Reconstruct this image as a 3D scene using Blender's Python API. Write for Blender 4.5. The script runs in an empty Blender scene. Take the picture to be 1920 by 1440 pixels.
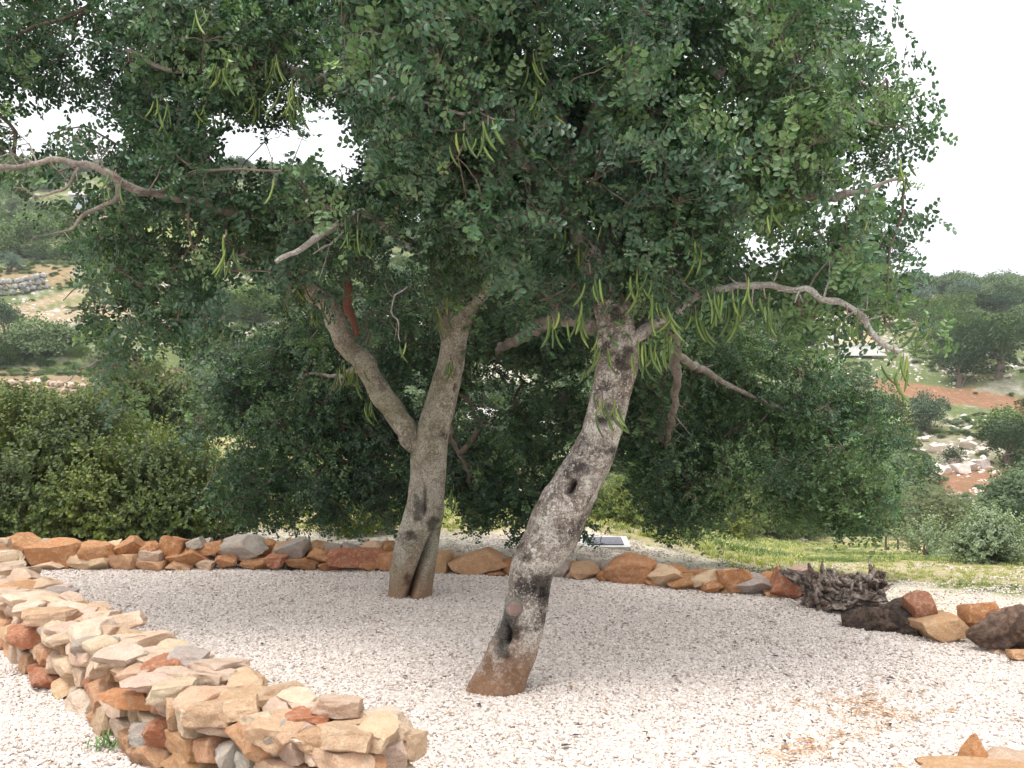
import bpy, math, random
import numpy as np
from mathutils import Vector, Matrix, noise as mn
random.seed(7); rng = np.random.default_rng(7)
R = math.radians
SC = bpy.context.scene
COL = SC.collection

# ------------------------------------------------------------------ camera, sky, sun, exposure
CAMZ = 1.6; F = 1900.0
cam_d = bpy.data.cameras.new('camera'); cam = bpy.data.objects.new('camera', cam_d); COL.objects.link(cam)
cam_d.sensor_width = 36; cam_d.lens = 36*F/1920; cam_d.clip_end = 3000; cam_d.clip_start = 0.05
cam.location = (0, 0, CAMZ); cam.rotation_euler = (R(90), 0, 0)
SC.camera = cam
world = bpy.data.worlds.new('World'); SC.world = world; world.use_nodes = True
wn, wl = world.node_tree.nodes, world.node_tree.links
sky = wn.new('ShaderNodeTexSky'); sky.sky_type = 'NISHITA'; sky.sun_disc = False
SUN_EL, SUN_AZ = 73, 205          # degrees; the sun stands behind the camera, a little to its left
sky.sun_elevation = R(SUN_EL); sky.sun_rotation = R(SUN_AZ); sky.air_density = 1.2; sky.dust_density = 6; sky.ozone_density = 1
hs = wn.new('ShaderNodeHueSaturation'); hs.inputs['Saturation'].default_value = 0.16; hs.inputs['Value'].default_value = 1.25
bg = wn['Background']; bg.inputs['Strength'].default_value = 0.15
cl = wn.new('ShaderNodeMix'); cl.data_type = 'RGBA'; cl.inputs[0].default_value = .6; cl.inputs[7].default_value = (6.3, 6.4, 6.7, 1)   # even cloud deck
wl.new(sky.outputs[0], hs.inputs['Color']); wl.new(hs.outputs[0], cl.inputs[6]); wl.new(cl.outputs[2], bg.inputs['Color'])
sun_d = bpy.data.lights.new('sun', 'SUN'); sun_d.energy = 1.15; sun_d.angle = R(20); sun_d.color = (1, .965, .91)
sun = bpy.data.objects.new('sun', sun_d); COL.objects.link(sun)
sv = Vector((math.sin(R(SUN_AZ))*math.cos(R(SUN_EL)), math.cos(R(SUN_AZ))*math.cos(R(SUN_EL)), math.sin(R(SUN_EL))))
sun.rotation_euler = sv.to_track_quat('Z', 'Y').to_euler()
SC.view_settings.view_transform = 'Standard'; SC.view_settings.look = 'None'
SC.view_settings.exposure = 0.95; SC.view_settings.gamma = 1; SC.view_settings.use_curve_mapping = False
SC.render.engine = 'CYCLES'
SC.cycles.max_bounces = 6; SC.cycles.diffuse_bounces = 3; SC.cycles.glossy_bounces = 2
SC.cycles.transmission_bounces = 3; SC.cycles.transparent_max_bounces = 4; SC.cycles.volume_bounces = 0
SC.cycles.use_denoising = True

# ------------------------------------------------------------------ helpers
def at(px, py, d): return Vector(((px-960)/F*d, d, CAMZ-(py-720)/F*d))
def lerp(a, b, t): return a+(b-a)*t
def hash2(ix, iy, s=0):
    h = np.sin(ix*127.1+iy*311.7+s*74.7)*43758.5453
    return h-np.floor(h)
def vnoise(x, y, s=0):
    ix, iy = np.floor(x), np.floor(y); fx, fy = x-ix, y-iy
    ux, uy = fx*fx*(3-2*fx), fy*fy*(3-2*fy)
    a = hash2(ix, iy, s); b = hash2(ix+1, iy, s); c = hash2(ix, iy+1, s); d = hash2(ix+1, iy+1, s)
    return (a*(1-ux)+b*ux)*(1-uy)+(c*(1-ux)+d*ux)*uy
def fbm(x, y, s=0, o=4):
    v = 0; amp = .5; t = 0
    for k in range(o):
        v = v+amp*vnoise(x*2**k, y*2**k, s+k); t += amp; amp *= .5
    return v/t
def mesh_obj(name, verts, faces, mats=(), parent=None, smooth=False, mi=None, attrs=None, sharp=None):
    me = bpy.data.meshes.new(name)
    me.from_pydata([tuple(v) for v in verts], [], [tuple(int(i) for i in f) for f in faces])
    for m in mats: me.materials.append(m)
    if mi is not None: me.polygons.foreach_set('material_index', np.asarray(mi, dtype=np.int32))
    if smooth: me.polygons.foreach_set('use_smooth', np.ones(len(me.polygons), dtype=bool))
    for k, (typ, dom, arr) in (attrs or {}).items():
        a = me.attributes.new(k, typ, dom)
        if typ == 'FLOAT_VECTOR': a.data.foreach_set('vector', np.asarray(arr, dtype=np.float32).ravel())
        elif typ == 'FLOAT_COLOR': a.data.foreach_set('color', np.asarray(arr, dtype=np.float32).ravel())
        elif typ == 'INT': a.data.foreach_set('value', np.asarray(arr, dtype=np.int32))
        else: a.data.foreach_set('value', np.asarray(arr, dtype=np.float32))
    me.update()
    if sharp: me.set_sharp_from_angle(angle=R(sharp))
    o = bpy.data.objects.new(name, me); COL.objects.link(o)
    if parent: o.parent = parent
    return o
def tag(o, label=None, cat=None, group=None, kind=None):
    if label: o['label'] = label
    if cat: o['category'] = cat
    if group: o['group'] = group
    if kind: o['kind'] = kind
    return o
def empty(name, loc=(0, 0, 0), **k):
    o = bpy.data.objects.new(name, None); COL.objects.link(o); o.location = loc
    o.empty_display_size = .2
    return tag(o, **k)

class Geo:                       # collects tubes and faces into one mesh
    def __init__(s): s.v = []; s.f = []; s.m = []
    def add(s, v, f, m=0):
        b = len(s.v); s.v += [tuple(p) for p in v]; s.f += [tuple(b+i for i in q) for q in f]; s.m += [m]*len(f)
    def tube(s, pts, rad, n=5, m=0, cap=True, jit=0):
        pts = [Vector(p) for p in pts]; N = len(pts); vs = []
        t0 = (pts[1]-pts[0]).normalized()
        u = t0.orthogonal().normalized()
        for i, p in enumerate(pts):
            t = (pts[min(i+1, N-1)]-pts[max(i-1, 0)])
            t = t.normalized() if t.length > 1e-6 else t0
            u = (u-t*u.dot(t)); u = u.normalized() if u.length > 1e-6 else t.orthogonal().normalized()
            w = t.cross(u)
            for k in range(n):
                a = 2*math.pi*k/n; r = rad[i]*(1+jit*(random.random()-.5))
                vs.append(p+(u*math.cos(a)+w*math.sin(a))*r)
        fs = [(i*n+k, i*n+(k+1) % n, (i+1)*n+(k+1) % n, (i+1)*n+k) for i in range(N-1) for k in range(n)]
        if cap: fs.append(tuple((N-1)*n+k for k in range(n))); fs.append(tuple(reversed(range(n))))
        s.add(vs, fs, m)
    def box(s, c, sz, m=0, rz=0):
        vs = []
        for dx, dy, dz in ((-1,-1,-1),(1,-1,-1),(1,1,-1),(-1,1,-1),(-1,-1,1),(1,-1,1),(1,1,1),(-1,1,1)):
            x, y = dx*sz[0]/2, dy*sz[1]/2
            vs.append((c[0]+x*math.cos(rz)-y*math.sin(rz), c[1]+x*math.sin(rz)+y*math.cos(rz), c[2]+dz*sz[2]/2))
        s.add(vs, [(0,3,2,1),(4,5,6,7),(0,1,5,4),(1,2,6,5),(2,3,7,6),(3,0,4,7)], m)
    def build(s, name, mats, parent=None, **k): return mesh_obj(name, s.v, s.f, mats, parent, mi=s.m, **k)

def catmull(P, sub):
    out = []
    for i in range(len(P)-1):
        p0, p1, p2, p3 = P[max(i-1, 0)], P[i], P[i+1], P[min(i+2, len(P)-1)]
        for k in range(sub):
            t = k/sub
            out.append([.5*((2*b)+(-a+c)*t+(2*a-5*b+4*c-d)*t*t+(-a+3*b-3*c+d)*t**3) for a, b, c, d in zip(p0, p1, p2, p3)])
    out.append(list(P[-1])); return out

# ------------------------------------------------------------------ materials
def new_mat(name):
    m = bpy.data.materials.new(name); m.use_nodes = True
    n, l = m.node_tree.nodes, m.node_tree.links
    return m, n, l, n['Principled BSDF']
def nz(n, l, vec, scale, detail=4, rough=.6, lac=2):
    t = n.new('ShaderNodeTexNoise'); t.inputs['Scale'].default_value = scale; t.inputs['Detail'].default_value = detail
    t.inputs['Roughness'].default_value = rough
    if vec is not None: l.new(vec, t.inputs['Vector'])
    return t.outputs['Fac']
def ramp(n, l, fac, stops):
    r = n.new('ShaderNodeValToRGB'); l.new(fac, r.inputs[0]); e = r.color_ramp.elements
    while len(e) < len(stops): e.new(.5)
    for i, (p, c) in enumerate(stops):
        e[i].position = p; e[i].color = (*c, 1) if not isinstance(c, (int, float)) else (c, c, c, 1)
    return r.outputs[0]
def mix(n, l, fac, a, b, mode='MIX'):
    x = n.new('ShaderNodeMix'); x.data_type = 'RGBA'; x.blend_type = mode
    for s, v in ((0, fac), (6, a), (7, b)):
        if hasattr(v, 'is_output') or isinstance(v, bpy.types.NodeSocket): l.new(v, x.inputs[s])
        else: x.inputs[s].default_value = v if s == 0 else ((*v, 1) if len(v) == 3 else v)
    return x.outputs[2]
def bump(n, l, bsdf, h, strength=.5, dist=.02):
    b = n.new('ShaderNodeBump'); b.inputs['Strength'].default_value = strength; b.inputs['Distance'].default_value = dist
    l.new(h, b.inputs['Height']); l.new(b.outputs[0], bsdf.inputs['Normal'])
def math_n(n, l, op, a, b=None):
    x = n.new('ShaderNodeMath'); x.operation = op
    for i, v in enumerate((a, b)):
        if v is None: continue
        if isinstance(v, bpy.types.NodeSocket): l.new(v, x.inputs[i])
        else: x.inputs[i].default_value = v
    return x.outputs[0]
def attr(n, name, inst=False):
    a = n.new('ShaderNodeAttribute'); a.attribute_name = name
    if inst: a.attribute_type = 'INSTANCER'
    return a

def leaf_mat(name, dark, mid, light, rough=.42, trans=.22, back=1.5):
    m, n, l, b = new_mat(name)
    lc = attr(n, 'lc').outputs['Fac']; ti = attr(n, 'tint', True).outputs['Fac']
    f = math_n(n, l, 'ADD', math_n(n, l, 'MULTIPLY', lc, .38), math_n(n, l, 'MULTIPLY', ti, .62))
    c = ramp(n, l, f, [(.12, dark), (.5, mid), (.92, light)])
    g = n.new('ShaderNodeNewGeometry')
    c2 = mix(n, l, g.outputs['Backfacing'], c, mix(n, l, 1.0, c, (back, back*1.0, back*.95), 'MULTIPLY'))
    l.new(c2, b.inputs['Base Color']); b.inputs['Roughness'].default_value = rough
    b.inputs['Specular IOR Level'].default_value = .5
    tr = n.new('ShaderNodeBsdfTranslucent'); l.new(mix(n, l, 1.0, c, (1.7, 2.1, .7), 'MULTIPLY'), tr.inputs[0])
    ms = n.new('ShaderNodeMixShader'); ms.inputs[0].default_value = trans
    l.new(b.outputs[0], ms.inputs[1]); l.new(tr.outputs[0], ms.inputs[2]); l.new(ms.outputs[0], n['Material Output'].inputs[0])
    return m
M = {}
M['leaf'] = leaf_mat('carob_leaf', (.010, .032, .017), (.038, .092, .044), (.155, .245, .095), rough=.42, trans=.15)
M['leaf_bush'] = leaf_mat('bush_leaf', (.032, .058, .016), (.10, .14, .03), (.25, .27, .055), rough=.5, trans=.22)
M['leaf_far'] = leaf_mat('scrub_leaf', (.045, .075, .035), (.085, .13, .05), (.17, .22, .075), rough=.7, trans=.15, back=1.1)
M['leaf_silver'] = leaf_mat('silver_leaf', (.14, .19, .11), (.24, .30, .19), (.40, .44, .32), rough=.7, trans=.2, back=1.1)
M['grass'] = leaf_mat('grass_blade', (.055, .095, .025), (.115, .16, .045), (.36, .34, .15), rough=.6, trans=.3, back=1.0)

def bark_mat(name, base=(.25, .205, .165), pale=(.50, .47, .42), dark=(.045, .036, .034), palef=.5, darkf=.36, red=None, moss=0.0, sc=1.0):
    m, n, l, b = new_mat(name)
    tc = n.new('ShaderNodeTexCoord').outputs['Object']
    n1 = nz(n, l, tc, 7*sc, 6, .68); n2 = nz(n, l, tc, 3.1*sc, 5, .62); n3 = nz(n, l, tc, 45*sc, 4, .7); n4 = nz(n, l, tc, 110*sc, 3, .7)
    c = mix(n, l, n3, base, tuple(x*.62 for x in base))
    c = mix(n, l, ramp(n, l, n1, [(palef-.03, 0), (palef+.10, .8)]), c, pale)
    vor = n.new('ShaderNodeTexVoronoi'); vor.inputs['Scale'].default_value = 26*sc; l.new(tc, vor.inputs['Vector'])
    sp = math_n(n, l, 'MULTIPLY', ramp(n, l, vor.outputs['Distance'], [(.25, 1), (.42, 0)]), ramp(n, l, n2, [(.45, 0), (.6, .8)]))
    c = mix(n, l, sp, c, tuple(min(1, x*1.25) for x in pale))
    mp = n.new('ShaderNodeMapping'); mp.inputs['Location'].default_value = (3.3, 1.7, 9.1); l.new(tc, mp.inputs[0])
    n5 = nz(n, l, mp.outputs[0], 5*sc, 7, .72)
    c = mix(n, l, ramp(n, l, n5, [(darkf-.05, .95), (darkf+.07, 0)]), c, dark)
    c = mix(n, l, ramp(n, l, n4, [(.40, .7), (.52, 0)]), c, dark)
    mq = n.new('ShaderNodeMapping'); mq.inputs['Location'].default_value = (7.7, 2.1, 4.4); l.new(tc, mq.inputs[0])
    n7 = nz(n, l, mq.outputs[0], 60*sc, 5, .8); c = mix(n, l, ramp(n, l, n7, [(.54, 0), (.62, .75)]), c, tuple(min(1, x*1.15) for x in pale))
    if moss:
        n6 = nz(n, l, mp.outputs[0], 2.3, 4, .6)
        c = mix(n, l, ramp(n, l, n6, [(.46, 0), (.62, moss)]), c, (.16, .17, .07))
    if red:
        sx = n.new('ShaderNodeSeparateXYZ'); l.new(tc, sx.inputs[0])
        z = math_n(n, l, 'ADD', sx.outputs[2], math_n(n, l, 'MULTIPLY', math_n(n, l, 'SUBTRACT', n1, .5), .55))
        c = mix(n, l, ramp(n, l, z, [(red[0], .85), (red[1], 0)]), c, (.25, .135, .075))
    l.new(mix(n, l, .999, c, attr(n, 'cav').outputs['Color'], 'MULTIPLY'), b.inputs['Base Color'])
    b.inputs['Roughness'].default_value = .9; b.inputs['Specular IOR Level'].default_value = .2
    h = math_n(n, l, 'ADD', n3, math_n(n, l, 'MULTIPLY', n4, .6)); h = math_n(n, l, 'ADD', h, n1)
    bump(n, l, b, h, .9, .012/sc)
    return m
M['bark_front'] = bark_mat('bark_front', base=(.27, .225, .185), pale=(.56, .52, .46), red=(.02, .42), darkf=.42)
M['bark_rear'] = bark_mat('bark_rear', base=(.29, .245, .19), pale=(.47, .43, .35), darkf=.33, palef=.45, red=(.0, .38), moss=.35)
def simple_bark(name, a, bb, sc=60):
    m, n, l, b = new_mat(name); tc = n.new('ShaderNodeTexCoord').outputs['Object']
    f = nz(n, l, tc, sc, 4, .7); f2 = nz(n, l, tc, 9, 4, .6)
    c = mix(n, l, ramp(n, l, f, [(.35, 0), (.62, 1)]), a, bb)
    c = mix(n, l, ramp(n, l, f2, [(.4, 0), (.6, .6)]), c, tuple(x*.7 for x in a))
    l.new(c, b.inputs['Base Color']); b.inputs['Roughness'].default_value = .9; bump(n, l, b, f, .8, .01)
    return m
M['limb'] = simple_bark('limb_bark', (.135, .108, .088), (.31, .275, .235))
M['lichen_limb'] = simple_bark('lichen_limb_bark', (.20, .17, .145), (.52, .50, .46), 90)
M['red_limb'] = simple_bark('red_limb_bark', (.14, .05, .032), (.22, .10, .07))
M['twig'] = simple_bark('twig_bark', (.12, .085, .066), (.22, .175, .135))
M['cutwood'] = simple_bark('cut_wood', (.20, .125, .10), (.30, .20, .165), 40)

def pod_mat():
    m, n, l, b = new_mat('green_pod')
    oi = n.new('ShaderNodeObjectInfo').outputs['Random']
    tc = n.new('ShaderNodeTexCoord').outputs['Object']; f = nz(n, l, tc, 30, 3)
    c = ramp(n, l, oi, [(.0, (.04, .072, .016)), (.35, (.075, .13, .025)), (.85, (.14, .205, .038)), (1, (.27, .32, .075))])
    c = mix(n, l, ramp(n, l, f, [(.4, 0), (.7, .4)]), c, (.10, .14, .03))
    l.new(c, b.inputs['Base Color']); b.inputs['Roughness'].default_value = .5
    b.inputs['Subsurface Weight'].default_value = 0
    return m
M['pod'] = pod_mat()

def rock_mat():
    m, n, l, b = new_mat('fieldstone')
    oi = n.new('ShaderNodeObjectInfo'); v = n.new('ShaderNodeNewGeometry').outputs['Position']
    n1 = nz(n, l, v, 11, 6, .68); n2 = nz(n, l, v, 34, 6, .75); n3 = nz(n, l, v, 120, 5, .8)
    c = oi.outputs['Color']
    c = mix(n, l, ramp(n, l, n1, [(.38, .75), (.60, 0)]), c, mix(n, l, .5, c, (.46, .24, .13)))
    c = mix(n, l, ramp(n, l, n2, [(.48, 0), (.66, .6)]), c, mix(n, l, .7, c, (.78, .66, .50)))
    c = mix(n, l, ramp(n, l, n3, [(.36, .6), (.50, 0)]), c, mix(n, l, .55, c, (.15, .10, .07)))
    l.new(c, b.inputs['Base Color']); b.inputs['Roughness'].default_value = .93; b.inputs['Specular IOR Level'].default_value = .2
    h = math_n(n, l, 'ADD', n2, math_n(n, l, 'MULTIPLY', n3, .4)); bump(n, l, b, h, 1, .022)
    return m
M['rock'] = rock_mat()

def gravel_mat(name):
    m, n, l, b = new_mat(name)
    lc = attr(n, 'lc').outputs['Fac']; tt = attr(n, 'tint', True).outputs['Fac']
    c = ramp(n, l, lc, [(0, (.15, .11, .10)), (.08, (.36, .29, .245)), (.30, (.53, .455, .40)), (.7, (.63, .56, .505)), (1, (.74, .68, .63))])
    c = mix(n, l, ramp(n, l, tt, [(.5, 0), (1, .85)]), c, mix(n, l, lc, (.30, .15, .075), (.58, .40, .26)))
    l.new(c, b.inputs['Base Color']); b.inputs['Roughness'].default_value = .9; b.inputs['Specular IOR Level'].default_value = .2
    return m
M['gravel'] = gravel_mat('pebble')
def bed_mat():
    m, n, l, b = new_mat('gravel_bed'); tc = n.new('ShaderNodeTexCoord').outputs['Object']
    v = n.new('ShaderNodeTexVoronoi'); v.inputs['Scale'].default_value = 55; l.new(tc, v.inputs['Vector'])
    s = n.new('ShaderNodeSeparateColor'); l.new(v.outputs['Color'], s.inputs[0])
    c = ramp(n, l, s.outputs[0], [(0, (.38, .31, .27)), (.5, (.56, .48, .43)), (1, (.70, .62, .57))])
    l.new(c, b.inputs['Base Color']); b.inputs['Roughness'].default_value = .95
    bump(n, l, b, v.outputs['Distance'], 1, .01)
    return m
M['bed'] = bed_mat()
def terrain_mat():
    m, n, l, b = new_mat('terrain'); tc = n.new('ShaderNodeTexCoord').outputs['Object']
    a = attr(n, 'Col').outputs['Color']
    n1 = nz(n, l, tc, .6, 8, .72); n2 = nz(n, l, tc, 9, 6, .75); n3 = nz(n, l, tc, 2.2, 8, .8)
    c = mix(n, l, ramp(n, l, n1, [(.35, .5), (.62, 0)]), a, mix(n, l, 1.0, a, (.55, .6, .5), 'MULTIPLY'))
    c = mix(n, l, ramp(n, l, n2, [(.36, .55), (.6, 0)]), c, mix(n, l, 1.0, c, (.55, .55, .5), 'MULTIPLY'))
    c = mix(n, l, ramp(n, l, n2, [(.56, 0), (.72, .55)]), c, mix(n, l, 1.0, c, (1.5, 1.45, 1.4), 'MULTIPLY'))
    sy = n.new('ShaderNodeSeparateXYZ'); l.new(tc, sy.inputs[0]); fy = ramp(n, l, math_n(n, l, 'DIVIDE', sy.outputs[1], 100.0), [(.35, 0), (.5, 1)])
    c = mix(n, l, math_n(n, l, 'MULTIPLY', fy, ramp(n, l, n3, [(.47, .75), (.54, 0)])), c, mix(n, l, .5, (.10, .13, .05), c))
    c = mix(n, l, math_n(n, l, 'MULTIPLY', fy, ramp(n, l, n3, [(.58, 0), (.64, .6)])), c, (.56, .50, .42))
    l.new(c, b.inputs['Base Color']); b.inputs['Roughness'].default_value = 1; b.inputs['Specular IOR Level'].default_value = .1
    bump(n, l, b, n2, .6, .08)
    return m
M['terrain'] = terrain_mat()
def plain(name, c, rough=.85, var=.15, sc=6):
    m, n, l, b = new_mat(name); tc = n.new('ShaderNodeTexCoord').outputs['Object']
    f = nz(n, l, tc, sc, 6, .7)
    l.new(mix(n, l, ramp(n, l, f, [(.35, 0), (.65, 1)]), tuple(x*(1-var) for x in c), tuple(min(1, x*(1+var)) for x in c)), b.inputs['Base Color'])
    b.inputs['Roughness'].default_value = rough; return m
M['white'] = plain('whitewash', (.80, .78, .74)); M['render'] = plain('cream_render', (.62, .50, .34))
M['dark'] = plain('dark_opening', (.03, .035, .04), .3); M['shed'] = plain('shed_metal', (.42, .46, .50), .5)
M['slab'] = plain('slab_concrete', (.72, .70, .66)); M['plaque'] = plain('plaque_metal', (.13, .12, .15), .45, .3, 30)
M['iron'] = plain('fence_iron', (.07, .055, .05), .7)
M['dryleaf'] = plain('dry_leaf', (.33, .19, .09), .8, .4, 20); M['black'] = plain('seed_black', (.03, .022, .02), .6)
M['letter'] = plain('plaque_letter', (.5, .5, .5), .4)
def stump_mat():
    m, n, l, b = new_mat('weathered_stump'); tc = n.new('ShaderNodeTexCoord').outputs['Object']
    f = nz(n, l, tc, 9, 7, .75); f2 = nz(n, l, tc, 38, 5, .8)
    c = ramp(n, l, f, [(.32, (.05, .03, .024)), (.44, (.26, .18, .13)), (.58, (.56, .47, .40))])
    c = mix(n, l, ramp(n, l, f2, [(.38, .9), (.55, 0)]), c, (.03, .02, .02))
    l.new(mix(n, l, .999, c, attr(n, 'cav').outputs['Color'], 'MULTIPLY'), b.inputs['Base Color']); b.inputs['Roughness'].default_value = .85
    bump(n, l, b, math_n(n, l, 'ADD', f2, f), 1, .02); return m
M['stump'] = stump_mat()
M['char2'] = simple_bark('brown_log_bark', (.055, .033, .025), (.21, .13, .085), 30)
M['char'] = simple_bark('charred_log_bark', (.028, .02, .017), (.16, .105, .075), 35)

# ------------------------------------------------------------------ scatter: templates and points live in one mesh, a node tree instances them
def make_ng():
    ng = bpy.data.node_groups.new('scatter', 'GeometryNodeTree')
    ng.interface.new_socket('Geometry', in_out='INPUT', socket_type='NodeSocketGeometry')
    ng.interface.new_socket('Geometry', in_out='OUTPUT', socket_type='NodeSocketGeometry')
    n, l = ng.nodes, ng.links
    gi, go = n.new('NodeGroupInput'), n.new('NodeGroupOutput')
    def na(name, t):
        a = n.new('GeometryNodeInputNamedAttribute'); a.data_type = t; a.inputs['Name'].default_value = name; return a.outputs['Attribute']
    gid = na('gid', 'INT')
    cmp_ = n.new('FunctionNodeCompare'); cmp_.data_type = 'INT'; cmp_.operation = 'EQUAL'
    l.new(gid, [s for s in cmp_.inputs if s.enabled and s.type == 'INT'][0])
    sep = n.new('GeometryNodeSeparateGeometry'); sep.domain = 'POINT'
    l.new(gi.outputs[0], sep.inputs[0]); l.new(cmp_.outputs[0], sep.inputs[1])
    sp = n.new('GeometryNodeSplitToInstances'); sp.domain = 'FACE'
    l.new(sep.outputs[1], sp.inputs[0]); l.new(gid, sp.inputs['Group ID'])
    iop = n.new('GeometryNodeInstanceOnPoints')
    l.new(sep.outputs[0], iop.inputs['Points']); l.new(sp.outputs[0], iop.inputs['Instance'])
    iop.inputs['Pick Instance'].default_value = True
    l.new(na('var', 'INT'), iop.inputs['Instance Index']); l.new(na('rot', 'FLOAT_VECTOR'), iop.inputs['Rotation'])
    l.new(na('scl', 'FLOAT_VECTOR'), iop.inputs['Scale'])
    l.new(iop.outputs[0], go.inputs[0])
    return ng
NG = make_ng()
def scatter(name, templates, mats, pos, rot, scl, tint, parent=None, **tg):
    """templates: list of (verts, faces, material index per face, lc per vertex)"""
    V, Fc, MI, LC, G = [], [], [], [], []
    for k, (v, f, mi, lc) in enumerate(templates):
        b = len(V); V += list(v); Fc += [tuple(b+i for i in q) for q in f]; MI += list(mi); LC += list(lc); G += [k+1]*len(v)
    nt = len(V); N = len(pos)
    V = [tuple(v) for v in V]+[tuple(p) for p in pos]
    z = np.zeros(nt)
    scl = np.asarray(scl, dtype=float)
    if scl.ndim == 1: scl = np.repeat(scl[:, None], 3, 1)
    attrs = {'gid': ('INT', 'POINT', np.concatenate([G, np.zeros(N)])),
             'lc': ('FLOAT', 'POINT', np.concatenate([LC, np.zeros(N)])),
             'tint': ('FLOAT', 'POINT', np.concatenate([z, tint])),
             'var': ('INT', 'POINT', np.concatenate([z, rng.integers(0, len(templates), N)])),
             'rot': ('FLOAT_VECTOR', 'POINT', np.concatenate([np.zeros((nt, 3)), np.asarray(rot)])),
             'scl': ('FLOAT_VECTOR', 'POINT', np.concatenate([np.ones((nt, 3)), scl]))}
    o = mesh_obj(name, V, Fc, mats, parent, mi=MI, attrs=attrs)
    md = o.modifiers.new('scatter', 'NODES'); md.node_group = NG
    return tag(o, kind='stuff', **tg)

# ------------------------------------------------------------------ leaf sprays
def leaflet(V, Fc, MI, LC, o, d, up, L, W, lc, fold=.18):
    d = d.normalized(); s = d.cross(up)
    s = s.normalized() if s.length > 1e-5 else d.orthogonal(); nrm = s.cross(d)
    b = len(V); lift = nrm*W*fold
    V += [o, o+d*L*.36-nrm*L*.0, o+d*L*.36-s*W*.44+lift, o+d*L*.36+s*W*.44+lift,
          o+d*L*.75-nrm*L*.05, o+d*L*.75-s*W*.46+lift-nrm*L*.04, o+d*L*.75+s*W*.46+lift-nrm*L*.04, o+d*L-nrm*L*.10]
    fs = [(0, 1, 2), (0, 3, 1), (1, 4, 5, 2), (1, 3, 6, 4), (4, 7, 5), (4, 6, 7)]
    Fc += [tuple(b+i for i in f) for f in fs]; MI += [0]*6; LC += [lc]*8
def twig_seg(V, Fc, MI, LC, a, c, r0, r1):
    t = (c-a).normalized(); u = t.orthogonal().normalized(); w = t.cross(u); b = len(V)
    for p, r in ((a, r0), (c, r1)):
        for k in range(3):
            an = k*2.094; V.append(p+(u*math.cos(an)+w*math.sin(an))*r)
    Fc += [(b+k, b+(k+1) % 3, b+3+(k+1) % 3, b+3+k) for k in range(3)]; MI += [1]*3; LC += [.5]*6
def carob_spray(seed, n_leaves=7, length=.2, pairs=(3, 4), LL=.041, LW=.027, droop=.3):
    rs = random.Random(seed); V, Fc, MI, LC = [], [], [], []
    p = Vector((0, 0, 0)); d = Vector((0, 0, 1)); ang = rs.random()*6.28
    for k in range(n_leaves):
        q = p+d*length/n_leaves
        twig_seg(V, Fc, MI, LC, p, q, .0028*(1-k/n_leaves*.6), .0028*(1-(k+1)/n_leaves*.6))
        p = q; d = (d+Vector((rs.uniform(-.2, .2), rs.uniform(-.2, .2), 0))).normalized()
        ang += 2.4+rs.uniform(-.4, .4)
        side = Vector((math.cos(ang), math.sin(ang), 0))
        ld = (side*1.0+d*rs.uniform(.3, .9)).normalized(); up = (d-ld*d.dot(ld)).normalized()
        n_p = rs.randint(*pairs); pos = p.copy(); base_lc = rs.random()*.6
        step = LL*.68
        for j in range(n_p+1):
            nxt = pos+ld*step
            twig_seg(V, Fc, MI, LC, pos, nxt, .0012, .001)
            if j > 0 or True:
                sd = ld.cross(up).normalized()
                for sg in (-1, 1):
                    dd = (sd*sg+ld*rs.uniform(.1, .8)+up*rs.uniform(-.6, .6)).normalized()
                    f = rs.uniform(.6, 1.15)*(0.8+.2*math.sin(math.pi*(j+.5)/(n_p+1)))
                    u2 = (up+Vector((rs.uniform(-.5, .5), rs.uniform(-.5, .5), rs.uniform(-.5, .5)))*1.3).normalized()
                    leaflet(V, Fc, MI, LC, nxt, dd, u2, LL*f, LW*f, min(1, base_lc+rs.random()*.4))
            ld = (ld-up*rs.uniform(0, .12)*droop*2).normalized(); pos = nxt
    return V, Fc, MI, LC
SPR = [carob_spray(s, n_leaves=6+s % 3) for s in range(7)]
SPR_FAR = [carob_spray(40+s, n_leaves=7, length=.24, pairs=(3, 4), LL=.038, LW=.025) for s in range(5)]
def bush_spray(seed, n=22, L=.032, W=.021, length=.22):
    rs = random.Random(seed); V, Fc, MI, LC = [], [], [], []
    p = Vector((0, 0, 0)); d = Vector((0, 0, 1))
    for br in range(3):
        p = Vector((0, 0, length*.2*br)); d = Vector((rs.uniform(-.5, .5), rs.uniform(-.5, .5), 1)).normalized()
        for k in range(n//3+3):
            q = p+d*length/(n//3); twig_seg(V, Fc, MI, LC, p, q, .0015, .0015); p = q
            for h in range(2):
                a = rs.random()*6.28; s = Vector((math.cos(a), math.sin(a), rs.uniform(0, 1.1))).normalized()
                leaflet(V, Fc, MI, LC, p, s, (d+Vector((rs.uniform(-.4, .4), rs.uniform(-.4, .4), 0))).normalized(), L*rs.uniform(.7, 1.2), W*rs.uniform(.8, 1.2), rs.random())
    return V, Fc, MI, LC
BSPR = [bush_spray(70+s) for s in range(4)]
def dir_euler(d):
    q = Vector(d).to_track_quat('Z', 'Y'); q = q @ Matrix.Rotation(random.random()*6.283, 4, 'Z').to_quaternion()
    return tuple(q.to_euler())

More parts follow.
